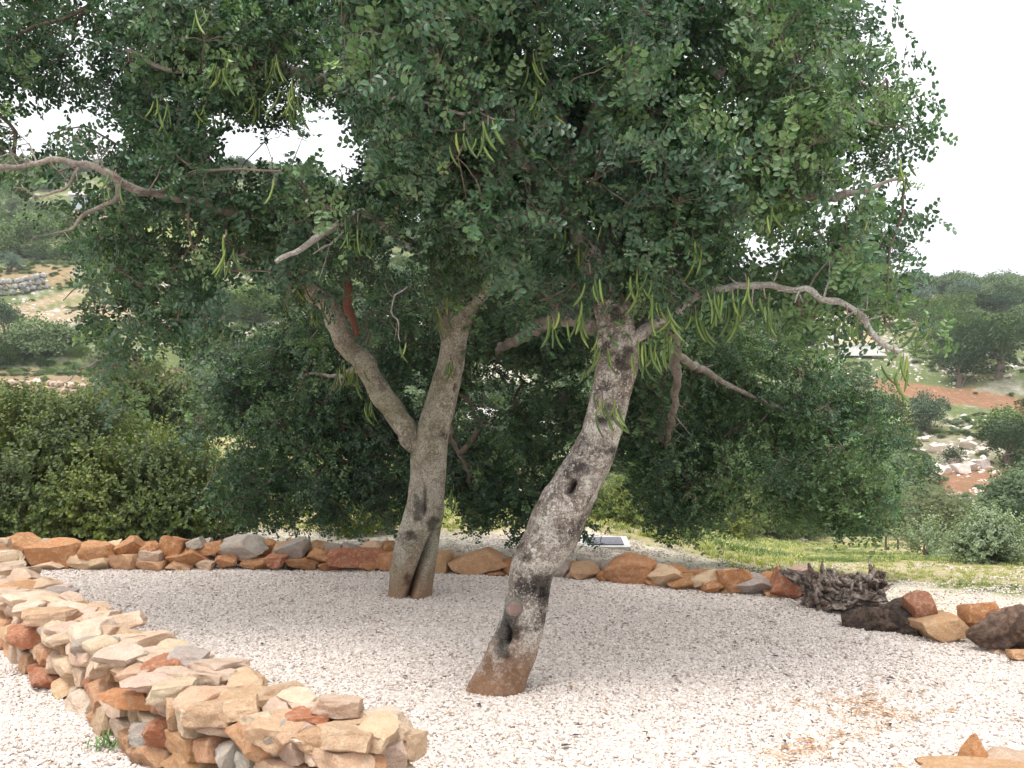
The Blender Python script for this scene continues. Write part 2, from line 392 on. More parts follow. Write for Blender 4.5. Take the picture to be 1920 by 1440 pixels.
# ------------------------------------------------------------------ terrain
DR = np.array([0, 7.5, 9, 12, 20, 30, 42, 52, 60, 70, 85, 100, 125, 150, 180, 400.])
ZR = np.array([-.03, -.03, -.15, -.50, -1.76, -3.25, -5.1, -6.0, -4.25, -3.1, .7, 5.8, 10.6, 15.2, 18, 16.])
DM = np.array([0, 12, 20, 42, 60, 85, 100, 150, 200, 400.])
ZM = np.array([-.03, -.03, -.7, -3, -2, 4, 8, 19, 25, 26.])
DL = np.array([0, 13, 20, 40, 60, 70, 80, 90, 100, 135, 170, 220, 400.])
ZL = np.array([-.03, -.03, -.5, -1.2, .95, 2.6, 6.7, 9.2, 13, 24, 37, 46, 48.])
def terrain_z(x, y):
    x, y = np.asarray(x, float), np.asarray(y, float)
    d = np.where(y > 0, y, 0.0); t = x/np.maximum(y, 3.0)
    zr, zm, zl = np.interp(d, DR, ZR), np.interp(d, DM, ZM), np.interp(d, DL, ZL)
    s1 = np.clip((t-.05)/.25, 0, 1); s1 = s1*s1*(3-2*s1); s2 = np.clip((-t-.02)/.22, 0, 1); s2 = s2*s2*(3-2*s2)
    z = zm*(1-s1)*(1-s2)+zr*s1+zl*s2*(1-s1)
    amp = np.clip((d-13)/60, 0, 1)
    z = z+amp*((fbm(x/14, y/14, 3)-.5)*2.4+(fbm(x/3.5, y/3.5, 9)-.5)*.7)
    return z
def hit(px, py, dmin=7.0):
    tx, tz = (px-960)/F, -(py-720)/F
    ds = np.concatenate([np.arange(dmin, 60, .05), np.arange(60, 220, .2)])
    g = terrain_z(tx*ds, ds)-(CAMZ+tz*ds)
    k = np.argmax(g > 0)
    if not (g > 0).any(): k = int(np.argmax(g))
    return Vector((tx*ds[k], ds[k], CAMZ+tz*ds[k] if g[k] > 0 else float(terrain_z(tx*ds[k], ds[k]))))

ang = np.concatenate([np.linspace(-math.pi, -R(34), 60)[:-1], np.linspace(-R(34), R(34), 420), np.linspace(R(34), math.pi, 60)[1:]])
rad = np.concatenate([[0.5, 2, 3], np.linspace(4, 16, 70), np.geomspace(16.2, 240, 300), [260, 300, 400]])
A, RR = np.meshgrid(ang, rad); RR_ = RR/np.where(np.abs(A) < R(35), np.cos(A), math.cos(R(35)))
X, Y = RR_*np.sin(A), RR_*np.cos(A); Z = terrain_z(X, Y)
PX = 960+F*X/np.maximum(Y, .5); PY = 720-(Z-CAMZ)*F/np.maximum(Y, .5)
def band(px, py, x0, y0, x1, y1, hw, soft):      # strip of ground between two sighted points
    yy = y0+(y1-y0)*np.clip((px-x0)/(x1-x0), -.2, 1.2)
    m = 1-np.clip((np.abs(py-yy)-hw)/soft, 0, 1)
    return m*np.clip((px-x0+14)/14, 0, 1)*np.clip((x1+14-px)/14, 0, 1)
nzA = fbm(X/1.6, Y/1.6, 21); nzB = fbm(X/6, Y/6, 31); nzC = fbm(X/.35, Y/.35, 41)
def cc(*c): return np.array(c)
grass_c = cc(.19, .21, .07); dry_c = cc(.48, .40, .23); cream = cc(.82, .74, .62); scrub = cc(.15, .18, .075)
red = cc(.36, .175, .115); dirt = cc(.46, .34, .235); brown = cc(.36, .24, .16); rocky = cc(.52, .47, .42)
C = np.ones(X.shape+(3,))*grass_c
def blend(mask, col):
    global C
    C = C*(1-mask[..., None])+col*mask[..., None]
blend(np.clip((nzA-.42)*6, 0, 1)*.9, dry_c)
blend(np.clip((Y-44)/6, 0, 1), scrub)
blend(np.clip((Y-44)/6, 0, 1)*np.clip((nzB-.52)*6, 0, 1)*.8, cc(.27, .25, .12))
blend(np.clip((Y-44)/6, 0, 1)*np.clip((nzA-.60)*9, 0, 1)*.8, rocky)
lim = np.interp(PX, [0, 400, 700, 1100, 1300, 1500, 1920, 2400], [10.6, 11.2, 10.9, 11.3, 10.6, 9.6, 8.35, 7.4])
pm = np.clip((lim-Y+(nzA-.5)*2.0)/.5, 0, 1); pm = np.where(Y < 3, 1, pm)
blend(pm, cream); blend(pm*np.clip((nzC-.5)*4, 0, 1)*.5, cc(.56, .44, .30))
nw = (nzA-.5)*14
blend((Y > 50)*band(PX, PY+nw, 1630, 718, 1960, 768, 12, 4), red)
blend((Y > 45)*band(PX, PY+nw, 1760, 905, 1960, 905, 22, 6), red)
blend((Y > 25)*(Y < 50)*band(PX, PY, 1670, 1019, 1960, 1024, 5, 2), dirt)
blend((Y > 45)*band(PX, PY+nw*1.5, 1730, 860, 1860, 840, 26, 10)*.6, cc(.40, .33, .26))
blend((Y > 45)*band(PX, PY+nw, -60, 622, 240, 575, 16, 6), dirt)
blend((Y > 45)*band(PX, PY+nw*.5, 20, 585, 190, 535, 7, 3), dirt)
blend((Y > 45)*band(PX, PY+nw, -60, 520, 130, 515, 16, 6), cc(.36, .25, .15))
blend((Y > 45)*band(PX, PY+nw, -60, 730, 420, 725, 30, 10), brown)
blend((Y > 45)*band(PX, PY+nw, 100, 402, 270, 402, 6, 2), dirt)
blend((Y > 45)*band(PX, PY+nw, 180, 430, 560, 436, 14, 8), cc(.34, .36, .10))
blend((Y > 45)*band(PX, PY+nw, 560, 560, 1100, 780, 60, 30)*.75, cream)
NR, NA = X.shape
V = np.stack([X, Y, Z], -1).reshape(-1, 3)
ii, jj = np.meshgrid(np.arange(NR-1), np.arange(NA-1), indexing='ij')
q = np.stack([ii*NA+jj, ii*NA+jj+1, (ii+1)*NA+jj+1, (ii+1)*NA+jj], -1).reshape(-1, 4)[:, ::-1]
me = bpy.data.meshes.new('ground'); me.vertices.add(len(V)); me.vertices.foreach_set('co', V.astype(np.float32).ravel())
me.loops.add(len(q)*4); me.loops.foreach_set('vertex_index', q.astype(np.int32).ravel())
me.polygons.add(len(q)); me.polygons.foreach_set('loop_start', np.arange(0, len(q)*4, 4, dtype=np.int32))
me.polygons.foreach_set('use_smooth', np.ones(len(q), dtype=bool)); me.update(calc_edges=True)
ca = me.attributes.new('Col', 'FLOAT_COLOR', 'POINT')
ca.data.foreach_set('color', np.concatenate([C, np.ones(C.shape[:2]+(1,))], -1).reshape(-1).astype(np.float32))
me.materials.append(M['terrain']); go = bpy.data.objects.new('ground', me); COL.objects.link(go); tag(go, kind='structure')

# gravel yard sheet: everything this side of the far stone edging
EDGE = [(-30, 8.75), (0, 8.65), (400, 8.65), (700, 8.6), (900, 8.45), (1050, 8.3), (1180, 8.05), (1330, 7.72), (1475, 7.5), (1600, 7.0), (1700, 6.45), (1765, 6.28), (1860, 6.05), (1930, 5.85), (2100, 5.2), (2400, 4.2)]
def edge_d(px): return np.interp(px, [e[0] for e in EDGE], [e[1] for e in EDGE])
gp = [((-600-960)/F*8.9, 8.9)]+[((p-960)/F*d, d+.05) for p, d in EDGE]+[(5.5, 1.0), (5.5, -6), (-9, -6), (-9, 8.9)]
def in_yard(x, y): return y < edge_d(960+F*x/y)
mesh_obj('gravel_yard', [(x, y, 0.0) for x, y in gp], [tuple(range(len(gp)))[::-1]], [M['bed']])['kind'] = 'structure'

# pebbles: disc-shaped patches of real little stones
ICO = None
def ico(sub):
    import bmesh
    bm = bmesh.new(); bmesh.ops.create_icosphere(bm, subdivisions=sub, radius=1)
    v = np.array([x.co[:] for x in bm.verts]); f = [tuple(a.index for a in p.verts) for p in bm.faces]; bm.free(); return v, f
IV, IF = ico(1)
def pebble_patch(seed, n=330, rad_=.2, s=.0105):
    r = np.random.default_rng(seed); V, Fc, LC = [], [], []
    for k in range(n):
        a, rr = r.random()*6.283, rad_*math.sqrt(r.random())
        sx, sy, sz = s*r.uniform(.6, 1.5), s*r.uniform(.5, 1.0), s*r.uniform(.4, .8)
        v = IV*(1+(r.random((len(IV), 1))-.5)*.45)*np.array([sx, sy, sz])
        e = Matrix.Rotation(r.random()*6.28, 3, 'Z') @ Matrix.Rotation(r.normal()*.5, 3, 'X')
        v = v @ np.array(e).T+np.array([rr*math.cos(a), rr*math.sin(a), s*r.uniform(-.2, .9)])
        b = len(V); V += list(v); Fc += [tuple(b+i for i in q) for q in IF]; LC += [r.random()**.8]*len(v)
    return V, Fc, [0]*len(Fc), LC
PP = [pebble_patch(s) for s in range(6)]
pos, tint = [], []
for y in np.arange(2.6, 9.0, .155):
    w = .56*y+.5
    for x in np.arange(-w, w, .155):
        xx, yy = x+random.uniform(-.08, .08), y+random.uniform(-.08, .08)
        if in_yard(xx, yy): pos.append((xx, yy, random.uniform(-.002, .004))); tint.append(random.random()*.55)
# brown, leaf-stained streak on the gravel
brown_pts = []
for k in range(46):
    t = random.random(); px_, py_ = (lerp(1440, 1690, t), lerp(1432, 1345, t)) if random.random() < .5 else (random.gauss(1630, 40), random.gauss(1335, 10))
    py_ += random.gauss(0, 9); px_ += random.gauss(0, 10); d = CAMZ*F/(py_-720); brown_pts.append(((px_-960)/F*d, d))
P = np.array(pos); N = len(P)
scatter('gravel', PP, [M['gravel']], P, [(0, 0, random.random()*6.28) for _ in range(N)], rng.uniform(.9, 1.15, N), tint,
        label='pale pinkish-white gravel covering the yard under the trees', cat='gravel')
small = [pebble_patch(60+s, n=40, rad_=.08, s=.0085) for s in range(3)]
bp = np.array([(x, y, .008) for x, y in brown_pts])
scatter('brown_gravel', small, [M['gravel']], bp, [(0, 0, random.random()*6.28) for _ in bp], np.ones(len(bp))*.9, rng.uniform(.8, 1, len(bp)),
        label='brown stained patch of gravel at the lower right of the yard', cat='gravel')
# crushed limestone beyond the edging
pos = []
for y in np.arange(7.4, 11.6, .19):
    for x in np.arange(-.56*y, .56*y, .19):
        xx, yy = x+random.uniform(-.1, .1), y+random.uniform(-.1, .1); px_ = 960+F*xx/yy
        lm = float(np.interp(px_, [0, 400, 700, 1100, 1300, 1500, 1920, 2400], [10.6, 11.2, 10.9, 11.3, 10.6, 9.6, 8.35, 7.4]))
        if (yy > edge_d(px_)+.1 and yy < lm-.1+random.uniform(-.4, .4) and random.random() < .8) or (px_ > 1450 and yy > lm and random.random() < .10): pos.append((xx, yy, float(terrain_z(xx, yy))-.002))
crushed = [pebble_patch(90+s, n=90, rad_=.2, s=.009) for s in range(3)]
P = np.array(pos)
scatter('crushed_limestone', crushed, [M['gravel']], P, [(0, 0, random.random()*6.28) for _ in P], rng.uniform(.8, 1.1, len(P)), rng.uniform(0, .45, len(P)),
        label='cream crushed limestone path beyond the low stone edging', cat='gravel')

# ------------------------------------------------------------------ grass beyond the path
def tuft(seed, n=16, h=.10, w=.006, flowers=0):
    rs = random.Random(seed); V, Fc, MI, LC = [], [], [], []
    for k in range(n):
        a = rs.random()*6.28; r = rs.random()*.06; p = Vector((math.cos(a)*r, math.sin(a)*r, 0))
        d = Vector((math.cos(a)*rs.uniform(.1, .6), math.sin(a)*rs.uniform(.1, .6), 1)); L = h*rs.uniform(.5, 1.2)
        s = Vector((-math.sin(a), math.cos(a), 0))*w; b = len(V); q = p+d*L*.6; e = p+d*L+Vector((d.x, d.y, -.2))*L*.4
        V += [p-s, p+s, q+s*.8, q-s*.8, e]; Fc += [(b, b+1, b+2, b+3), (b+3, b+2, b+4)]; MI += [0, 0]; LC += [rs.random()]*5
        if k < flowers:
            b = len(V); V += [e+Vector((-.012, 0, 0)), e+Vector((0, -.012, .004)), e+Vector((.012, 0, 0)), e+Vector((0, .012, .004))]
            Fc += [(b, b+1, b+2, b+3)]; MI += [1]; LC += [.5]*4
    return V, Fc, MI, LC
M['flower'] = plain('wild_flower', (.75, .62, .12), .7)
TU = [tuft(s, flowers=(1 if s % 3 == 0 else 0)) for s in range(6)]
pos, sc_, tn = [], [], []
for k in range(26000):
    y = 8.2*(46/8.2)**random.random(); x = random.uniform(-.52, .56)*y; px_ = 960+F*x/y
    lm = float(np.interp(px_, [0, 400, 700, 1100, 1300, 1500, 1920, 2400], [10.6, 11.2, 10.9, 11.3, 10.6, 9.6, 8.35, 7.4]))
    nn = float(fbm(np.array(x/1.6), np.array(y/1.6), 21))
    if y < lm+(nn-.5)*2.0-.15: 
        if random.random() > .015 or y < edge_d(px_)+.15: continue
    elif nn > .5 and random.random() < .5: continue
    pos.append((x, y, float(terrain_z(x, y))-.005)); s = (y/10)**.55; g = random.uniform(.25, .75)
    g *= .6
    if px_ < 1500 and y > lm+.4: g *= 1.9
    sc_.append((s*g*1.4, s*g*1.4, s*g)); tn.append(min(1, max(0, random.gauss(.55, .2)+(nn-.42)*2.2)))
P = np.array(pos)
scatter('grass', TU, [M['grass'], M['flower']], P, [(0, 0, random.random()*6.28) for _ in P], sc_, tn, label='short green and straw coloured grass with small yellow flowers beyond the path', cat='grass')

# ------------------------------------------------------------------ rocks
RV, RF = ico(4); RV2, RF2 = ico(3)
def rock_mesh(seed, cuts=11, flat=1.0, hi=True, rough=.085):
    r = np.random.default_rng(seed); v = (RV if hi else RV2).copy()
    tl = Matrix.Rotation(r.normal()*.2, 3, 'X') @ Matrix.Rotation(r.normal()*.2, 3, 'Y')
    for k in range(cuts):
        if k < 6:
            n_ = np.array((tl @ Vector([(1,0,0),(-1,0,0),(0,1,0),(0,-1,0),(0,0,1),(0,0,-1)][k]))[:])+r.normal(size=3)*.16; n_ /= np.linalg.norm(n_); dd = r.uniform(.5, .72)
        else: n_ = r.normal(size=3); n_ /= np.linalg.norm(n_); dd = r.uniform(.62, .86)
        t = v @ n_-dd; v = v-np.where(t > 0, t*.985, 0)[:, None]*n_
    off = Vector(r.random(3)*50)
    out = []
    for p in v:
        pv = Vector(p); nn = pv.normalized()
        f = mn.fractal(pv*1.7+off, .9, 2.1, 4)*rough+mn.fractal(pv*6+off, .9, 2.1, 3)*rough*.36
        out.append(pv+nn*f)
    v = np.array([p[:] for p in out]); v -= (v.max(0)+v.min(0))/2; v /= (v.max(0)-v.min(0))/2
    me = bpy.data.meshes.new('stone'); me.from_pydata([tuple(p) for p in v], [], RF if hi else RF2); me.materials.append(M['rock'])
    me.polygons.foreach_set('use_smooth', np.ones(len(me.polygons), dtype=bool)); me.update(); me.set_sharp_from_angle(angle=R(28))
    return me
ROCKS = [rock_mesh(s, cuts=11+s % 8) for s in range(14)]
ROCKS_LO = [rock_mesh(100+s, cuts=9, hi=False) for s in range(8)]
ORANGE = (.56, .255, .105); TAN = (.62, .37, .20); CREAM = (.76, .55, .37); GREY = (.46, .42, .37); PINK = (.68, .49, .38); REDO = (.46, .17, .085); BROWN = (.15, .085, .06)
def stone(name, c, s, col=None, parent=None, rot=None, me=None, lo=False):
    o = bpy.data.objects.new(name, me or random.choice(ROCKS_LO if lo else ROCKS)); COL.objects.link(o)
    o.location = c; o.scale = [x/2 for x in s]
    o.rotation_euler = rot if rot is not None else (0, 0, 0)
    col = col or ORANGE; j = random.uniform(.88, 1.12); o.color = (col[0]*j*random.uniform(.95, 1.05), col[1]*j, col[2]*j*random.uniform(.92, 1.08), 1)
    if parent: o.parent = parent
    return o

# far edging wall: sighted stones (px centre, size px, colour)
wall_far = empty('dry_stone_edging', (0, 0, 0), label='low edging of orange fieldstones along the far side of the gravel, behind both trunks', cat='stone wall')
O_, T_, C_, G_, P_, D_ = ORANGE, TAN, CREAM, GREY, PINK, REDO
FS = [(37,1029,78,52,O_),(104,1041,98,56,O_),(186,1040,70,40,O_),(246,1030,60,44,O_),(287,1027,32,22,O_),(327,1024,46,34,O_),(289,1045,52,31,P_),(352,1046,80,38,O_),
      (397,1026,50,22,O_),(370,1019,34,22,G_),(452,1025,100,40,G_),(426,1049,42,26,O_),(236,1063,58,28,T_),(165,1062,90,30,C_),(288,1067,54,20,T_),(338,1066,50,18,T_),
      (550,1031,60,36,G_),(522,1046,50,24,D_),(573,1055,68,22,O_),(601,1040,48,24,O_),(627,1058,52,22,O_),(675,1046,116,38,D_),(478,1055,60,22,O_),(390,1062,40,20,P_),
      (20,1062,70,34,C_),(100,1070,60,18,C_),(700,1062,60,20,O_),(735,1050,50,34,O_),(790,1052,60,32,O_),(831,1053,34,34,T_),(901,1056,112,44,T_),(960,1064,40,30,O_),(928,1082,40,14,O_),(1002,1072,60,34,O_),
      (1052,1076,34,26,G_),(1096,1075,54,26,T_),(1180,1072,98,50,O_),(1132,1085,30,16,O_),(1249,1088,70,36,C_),(1281,1099,66,24,O_),(1320,1086,54,28,C_),(1332,1104,52,22,O_),
      (1372,1088,54,40,O_),(1412,1098,72,36,G_),(1362,1113,28,14,T_),(1443,1114,34,14,T_),(1478,1098,72,52,D_),(1500,1074,62,26,P_),(1218,1098,34,14,O_),(867,1070,24,14,G_),(1070,1088,30,12,P_)]
for i, (cx, cy, w, h, col) in enumerate(FS):
    d = float(edge_d(cx))+.12+(0.06 if cy < 1035 and cx < 800 else 0)
    c = at(cx, cy, d); ww, hh = w/F*d*1.06, h/F*d*1.16
    z = max(c.z, hh*.42)
    stone('stone', (c.x, c.y, z), (ww, random.uniform(.24, .34), hh), col, wall_far, (random.uniform(-.12, .12), random.uniform(-.16, .16), random.uniform(-.25, .25)))
# a second, hidden face so the edging has real thickness
for k in range(44):
    px_ = -20+k*34+random.uniform(-8, 8); d = float(edge_d(px_))+.36
    if px_ > 1500: break
    hh = .24 if px_ < 760 else .14
    c = at(px_, 900, d); stone('stone', (c.x, c.y, hh*.40), (random.uniform(.16, .26), .2, hh*random.uniform(.8, 1.1)), random.choice([O_, T_, C_, G_]), wall_far, (0, 0, random.random()*3), lo=True)

# near wall, curving in from the left
path = [(-4.35, 8.25), (-3.75, 7.2), (-3.0, 6.3), (-2.35, 5.52), (-1.74, 4.82), (-1.28, 4.30), (-.80, 3.92), (-.52, 3.72)]
pc = catmull([list(p) for p in path], 20); pc = np.array(pc)
seg = np.linalg.norm(np.diff(pc, axis=0), axis=1); S = np.concatenate([[0], np.cumsum(seg)])
def wp(s, off):
    s = min(max(s, 0), S[-1]); x = np.interp(s, S, pc[:, 0]); y = np.interp(s, S, pc[:, 1])
    x2, y2 = np.interp(min(s+.05, S[-1]), S, pc[:, 0]), np.interp(min(s+.05, S[-1]), S, pc[:, 1])
    x1, y1 = np.interp(max(s-.05, 0), S, pc[:, 0]), np.interp(max(s-.05, 0), S, pc[:, 1])
    tx, ty = x2-x1, y2-y1; L = math.hypot(tx, ty); tx /= L; ty /= L
    return x+ty*off*-1, y+tx*off, math.atan2(ty, tx)
wall_near = empty('dry_stone_wall', (0, 0, 0), label='low thick dry-stone wall of cream and orange rubble curving in from the left foreground', cat='stone wall')
NO_, NT_, NC_, NP_ = (.62, .34, .18), (.68, .47, .30), (.80, .63, .47), (.73, .54, .42)
def pick(top=False):
    return random.choices([NO_, NT_, NC_, NP_, G_, D_], [1.8, 3.2, 5, 3, .6, .2] if top else [3.5, 3.4, 3, 2, 1.1, .7])[0]  # top courses weighted to paler stones, light from above put into their colour
H = .31
for side, courses in ((-1, 3), (1, 2)):          # -1 = the face towards the camera side
    for c_ in range(courses):
        s = random.uniform(0, .08); hc = H/3 if side < 0 else H/2
        while s < S[-1]:
            w = random.choice([.10, .12, .14, .17, .21])*random.uniform(.9, 1.15)*(1.1 if side < 0 else 1.15); hw = .15
            x, y, a = wp(s+w/2, side*(hw-c_*.02+random.uniform(-.025, .025)))
            hh = hc*random.uniform(1.08, 1.5)
            stone('stone', (x, y, hc*(c_+.45)+random.uniform(-.012, .012)), (w*1.16, random.uniform(.15, .23), hh), pick(c_ == courses-1), wall_near,
                  (random.uniform(-.15, .15), random.uniform(-.2, .2), a+random.uniform(-.2, .2)))
            s += w
s = 0
while s < S[-1]:                                 # top course laid flat, three abreast
    w = random.uniform(.12, .2)
    nf = .72
    for off in (-.17*nf, 0.0, .16*nf):
        x, y, a = wp(s+w/2+random.uniform(-.06, .06), off+random.uniform(-.03, .03))
        e = random.uniform(.7, 1.45)
        stone('stone', (x, y, H-.005+random.uniform(-.02, .025)), (w*1.18*e, random.uniform(.15, .23), random.uniform(.07, .11)), pick(True), wall_near,
              (random.uniform(-.14, .14), random.uniform(-.14, .14), random.random()*3.14))
    s += w
for k in range(9):                               # end face
    x, y, a = wp(S[-1], -.16+.04*k); z = [.05, .15, .24][k % 3]
    stone('stone', (x+.02, y-.03, z), (.17, .16, .11), pick(), wall_near, (random.uniform(-.3, .3), random.uniform(-.3, .3), random.random()*3))
core = Geo()
for k in range(60):
    s = k/60*S[-1]+.04; x, y, a = wp(s, 0); core.box((x, y, H*.42), (.16, .22, H*.72), 0, a)
M['core'] = plain('wall_core_earth', (.22, .15, .10)); core.build('rubble_core', [M['core']], wall_near)
# sighted stones on the near face and top
x, y = -.86, 3.72
for (cx, cy, w, h, d, z, col) in [(635, 1325, 105, 40, 3.92, .345, P_), (608, 1385, 120, 55, 3.72, .27, T_), (705, 1370, 85, 50, 3.68, .31, C_), (525, 1385, 80, 75, 3.78, .2, G_),
                                  (455, 1325, 70, 50, 4.0, .30, C_), (300, 1372, 110, 55, 4.32, .12, GREY), (255, 1310, 120, 45, 4.42, .25, ORANGE), (60, 1190, 90, 50, 5.6, .2, REDO)]:
    c = at(cx, cy, d); stone('stone', c, (w/F*d, .2, h/F*d*.9), col, wall_near, (random.uniform(-.2, .2), random.uniform(-.12, .12), random.uniform(-.3, .3)))

# ------------------------------------------------------------------ boulders, stump and logs at the right end
def sighted(name, cx, cy, w, h, col, label, cat, dd=0.1, depth=None, seed=3, rot=(0, 0, 0)):
    d = float(edge_d(cx))+dd; c = at(cx, cy, d); ww, hh = w/F*d, h/F*d
    o = stone(name, (c.x, c.y, max(c.z, hh*.40)), (ww, depth or min(ww, .3), hh), col, None, rot, ROCKS[seed]); tag(o, label, cat); return o
sighted('boulder', 1725, 1140, 62, 66, (.40, .15, .09), 'reddish cut rock standing on edge between the charred log and the square orange stone', 'boulder', seed=3, rot=(.1, .2, .3))
sighted('boulder', 1762, 1180, 100, 56, TAN, 'squarish tan orange stone lying right of the charred log', 'boulder', dd=.08, seed=5)
sighted('boulder', 1836, 1152, 64, 62, ORANGE, 'upright rounded orange stone perched between the squarish stone and the tapered dark log', 'boulder', dd=.22, seed=8, rot=(0, .3, .2))
sighted('boulder', 1895, 1160, 90, 22, (.22, .09, .06), 'thin dark red slab leaning on top of the tapered dark log', 'boulder', dd=.2, seed=1, rot=(0, -.25, 0))
sighted('boulder', 1910, 1226, 42, 20, TAN, 'small orange stone tucked under the tapered dark log', 'stone', dd=-.05, seed=9)
sighted('boulder', 1872, 1222, 32, 16, PINK, 'small pinkish stone half sunk in the gravel below the tapered dark log', 'stone', dd=-.02, seed=11)
# lower right corner
pr = stone('boulder', (at(1828, 1415, 4.2).x, 4.2, .055), (.17, .18, .20), ORANGE, None, (0, 0, .3), None); pr.data = pr.data.copy()
for v in pr.data.vertices:
    k = max(0, (v.co.z+1)/2); v.co.x *= (1-.8*k); v.co.y *= (1-.75*k)
    v.co.x -= .1*k
tag(pr, 'pointed pyramid-shaped orange rock in the lower right corner', 'boulder')
tag(stone('boulder', (at(1850, 1432, 4.02).x, 4.02, .04), (.50, .30, .10), TAN, None, (0, .04, .05), ROCKS[4]), 'flat tan slab of rock cut off by the lower right corner', 'boulder')
tag(stone('boulder', (at(1895, 1420, 4.15).x, 4.15, .04), (.26, .2, .11), PINK, None, (0, 0, .5), ROCKS[6]), 'low pinkish rock behind the flat slab in the lower right corner', 'boulder')

def gnarl(name, blobs, mat, parent=None, ridge=.35, seed=1, sub=None, freq=9):
    """a gnarled woody mass: displaced tubes joined"""
    Vs, Fs, CV = [], [], []
    for (P, rads, tw) in blobs:
        pts = catmull([list(p)+[r] for p, r in zip(P, rads)], 14); N = len(pts); n_ = 40
        b = len(Vs); t_prev = None; u = None
        for i in range(N):
            p = Vector(pts[i][:3]); t = (Vector(pts[min(i+1, N-1)][:3])-Vector(pts[max(i-1, 0)][:3])).normalized()
            if u is None: u = t.orthogonal().normalized()
            u = (u-t*u.dot(t)).normalized(); w = t.cross(u); r0 = pts[i][3]
            for k in range(n_):
                a = 2*math.pi*k/n_; dirn = u*math.cos(a)+w*math.sin(a)
                q = p+dirn*r0
                g = abs(mn.noise(Vector((math.cos(a+tw*i/N)*3, math.sin(a+tw*i/N)*3, i/N*1.6+seed))))*2
                f = mn.fractal(q*freq+Vector((seed, 0, 0)), .8, 2.2, 5)
                rr = r0*(1+ridge*(g-.5)+ridge*1.0*f)
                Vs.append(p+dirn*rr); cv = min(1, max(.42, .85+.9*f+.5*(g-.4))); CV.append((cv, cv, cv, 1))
        Fs += [(b+i*n_+k, b+i*n_+(k+1) % n_, b+(i+1)*n_+(k+1) % n_, b+(i+1)*n_+k) for i in range(N-1) for k in range(n_)]
        Fs += [tuple(b+(N-1)*n_+k for k in range(n_)), tuple(b+k for k in reversed(range(n_)))]
    return mesh_obj(name, Vs, Fs, [mat], parent, smooth=True, attrs={'cav': ('FLOAT_COLOR', 'POINT', CV)})
ds = float(edge_d(1580))+.16
def sp_(px, py, dd=0): return at(px, py, ds+dd)
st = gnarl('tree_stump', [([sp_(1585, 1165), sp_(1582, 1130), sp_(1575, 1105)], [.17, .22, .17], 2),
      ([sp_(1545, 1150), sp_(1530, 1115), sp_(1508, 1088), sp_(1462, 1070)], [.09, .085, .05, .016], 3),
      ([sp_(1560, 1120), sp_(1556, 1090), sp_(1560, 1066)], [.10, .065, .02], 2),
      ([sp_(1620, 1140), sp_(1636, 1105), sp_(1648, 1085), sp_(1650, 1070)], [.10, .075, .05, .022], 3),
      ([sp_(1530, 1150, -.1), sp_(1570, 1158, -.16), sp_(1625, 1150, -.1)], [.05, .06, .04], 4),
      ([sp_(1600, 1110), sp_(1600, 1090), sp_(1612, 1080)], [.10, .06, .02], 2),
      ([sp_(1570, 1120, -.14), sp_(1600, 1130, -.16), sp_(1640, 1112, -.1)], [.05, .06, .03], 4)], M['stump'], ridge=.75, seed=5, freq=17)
tag(st, 'gnarled weathered grey-brown root stump lying on the edging right of the trees', 'tree stump')
dl = float(edge_d(1660))-.02
lg = gnarl('charred_log', [([at(1580, 1172, dl+.05), at(1625, 1168, dl), at(1680, 1172, dl-.1), at(1728, 1182, dl-.2)], [.06, .09, .10, .08], 2.5)], M['char'], ridge=.42, seed=9, freq=10)
tag(lg, 'blackened log lying on the gravel at the foot of the gnarled stump', 'log')
lg2 = gnarl('charred_log', [([at(1655, 1150, dl+.2), at(1690, 1138, dl+.12), at(1712, 1136, dl+.05)], [.05, .06, .055], .5)], M['char'], ridge=.2, seed=19, freq=8)
tag(lg2, 'short dark wedge of wood behind the blackened log, against the reddish rock', 'log')

dt = float(edge_d(1890))+.08
lg3 = gnarl('charred_log', [([at(1812, 1190, dt+.05), at(1840, 1188, dt), at(1890, 1186, dt-.02), at(1950, 1180, dt-.1), at(2060, 1172, dt-.3)], [.015, .06, .11, .14, .13], 2.5)], M['char2'], ridge=.38, seed=29, freq=6)
tag(lg3, 'thick dark brown log tapering to a point on its left, at the right edge', 'log')
sr = random.Random(8); g = Geo()
for k in range(90):
    base = sp_(sr.uniform(1520, 1652), sr.uniform(1080, 1140), sr.uniform(-.12, .1)); dv = Vector((sr.gauss(0, .6), sr.gauss(-.3, .5), sr.gauss(.6, .6))).normalized(); L = sr.uniform(.07, .19)
    g.tube([base, base+dv*L*.6+Vector((sr.gauss(0, .012), 0, sr.gauss(0, .012))), base+dv*L], [.024, .015, .005], 6, 0, True, .5)
sp = g.build('splinters', [M['stump']], st, smooth=True); sp['kind'] = 'stuff'
cv_ = sp.data.attributes.new('cav', 'FLOAT_COLOR', 'POINT'); cv_.data.foreach_set('color', np.ones(len(sp.data.vertices)*4, dtype=np.float32))

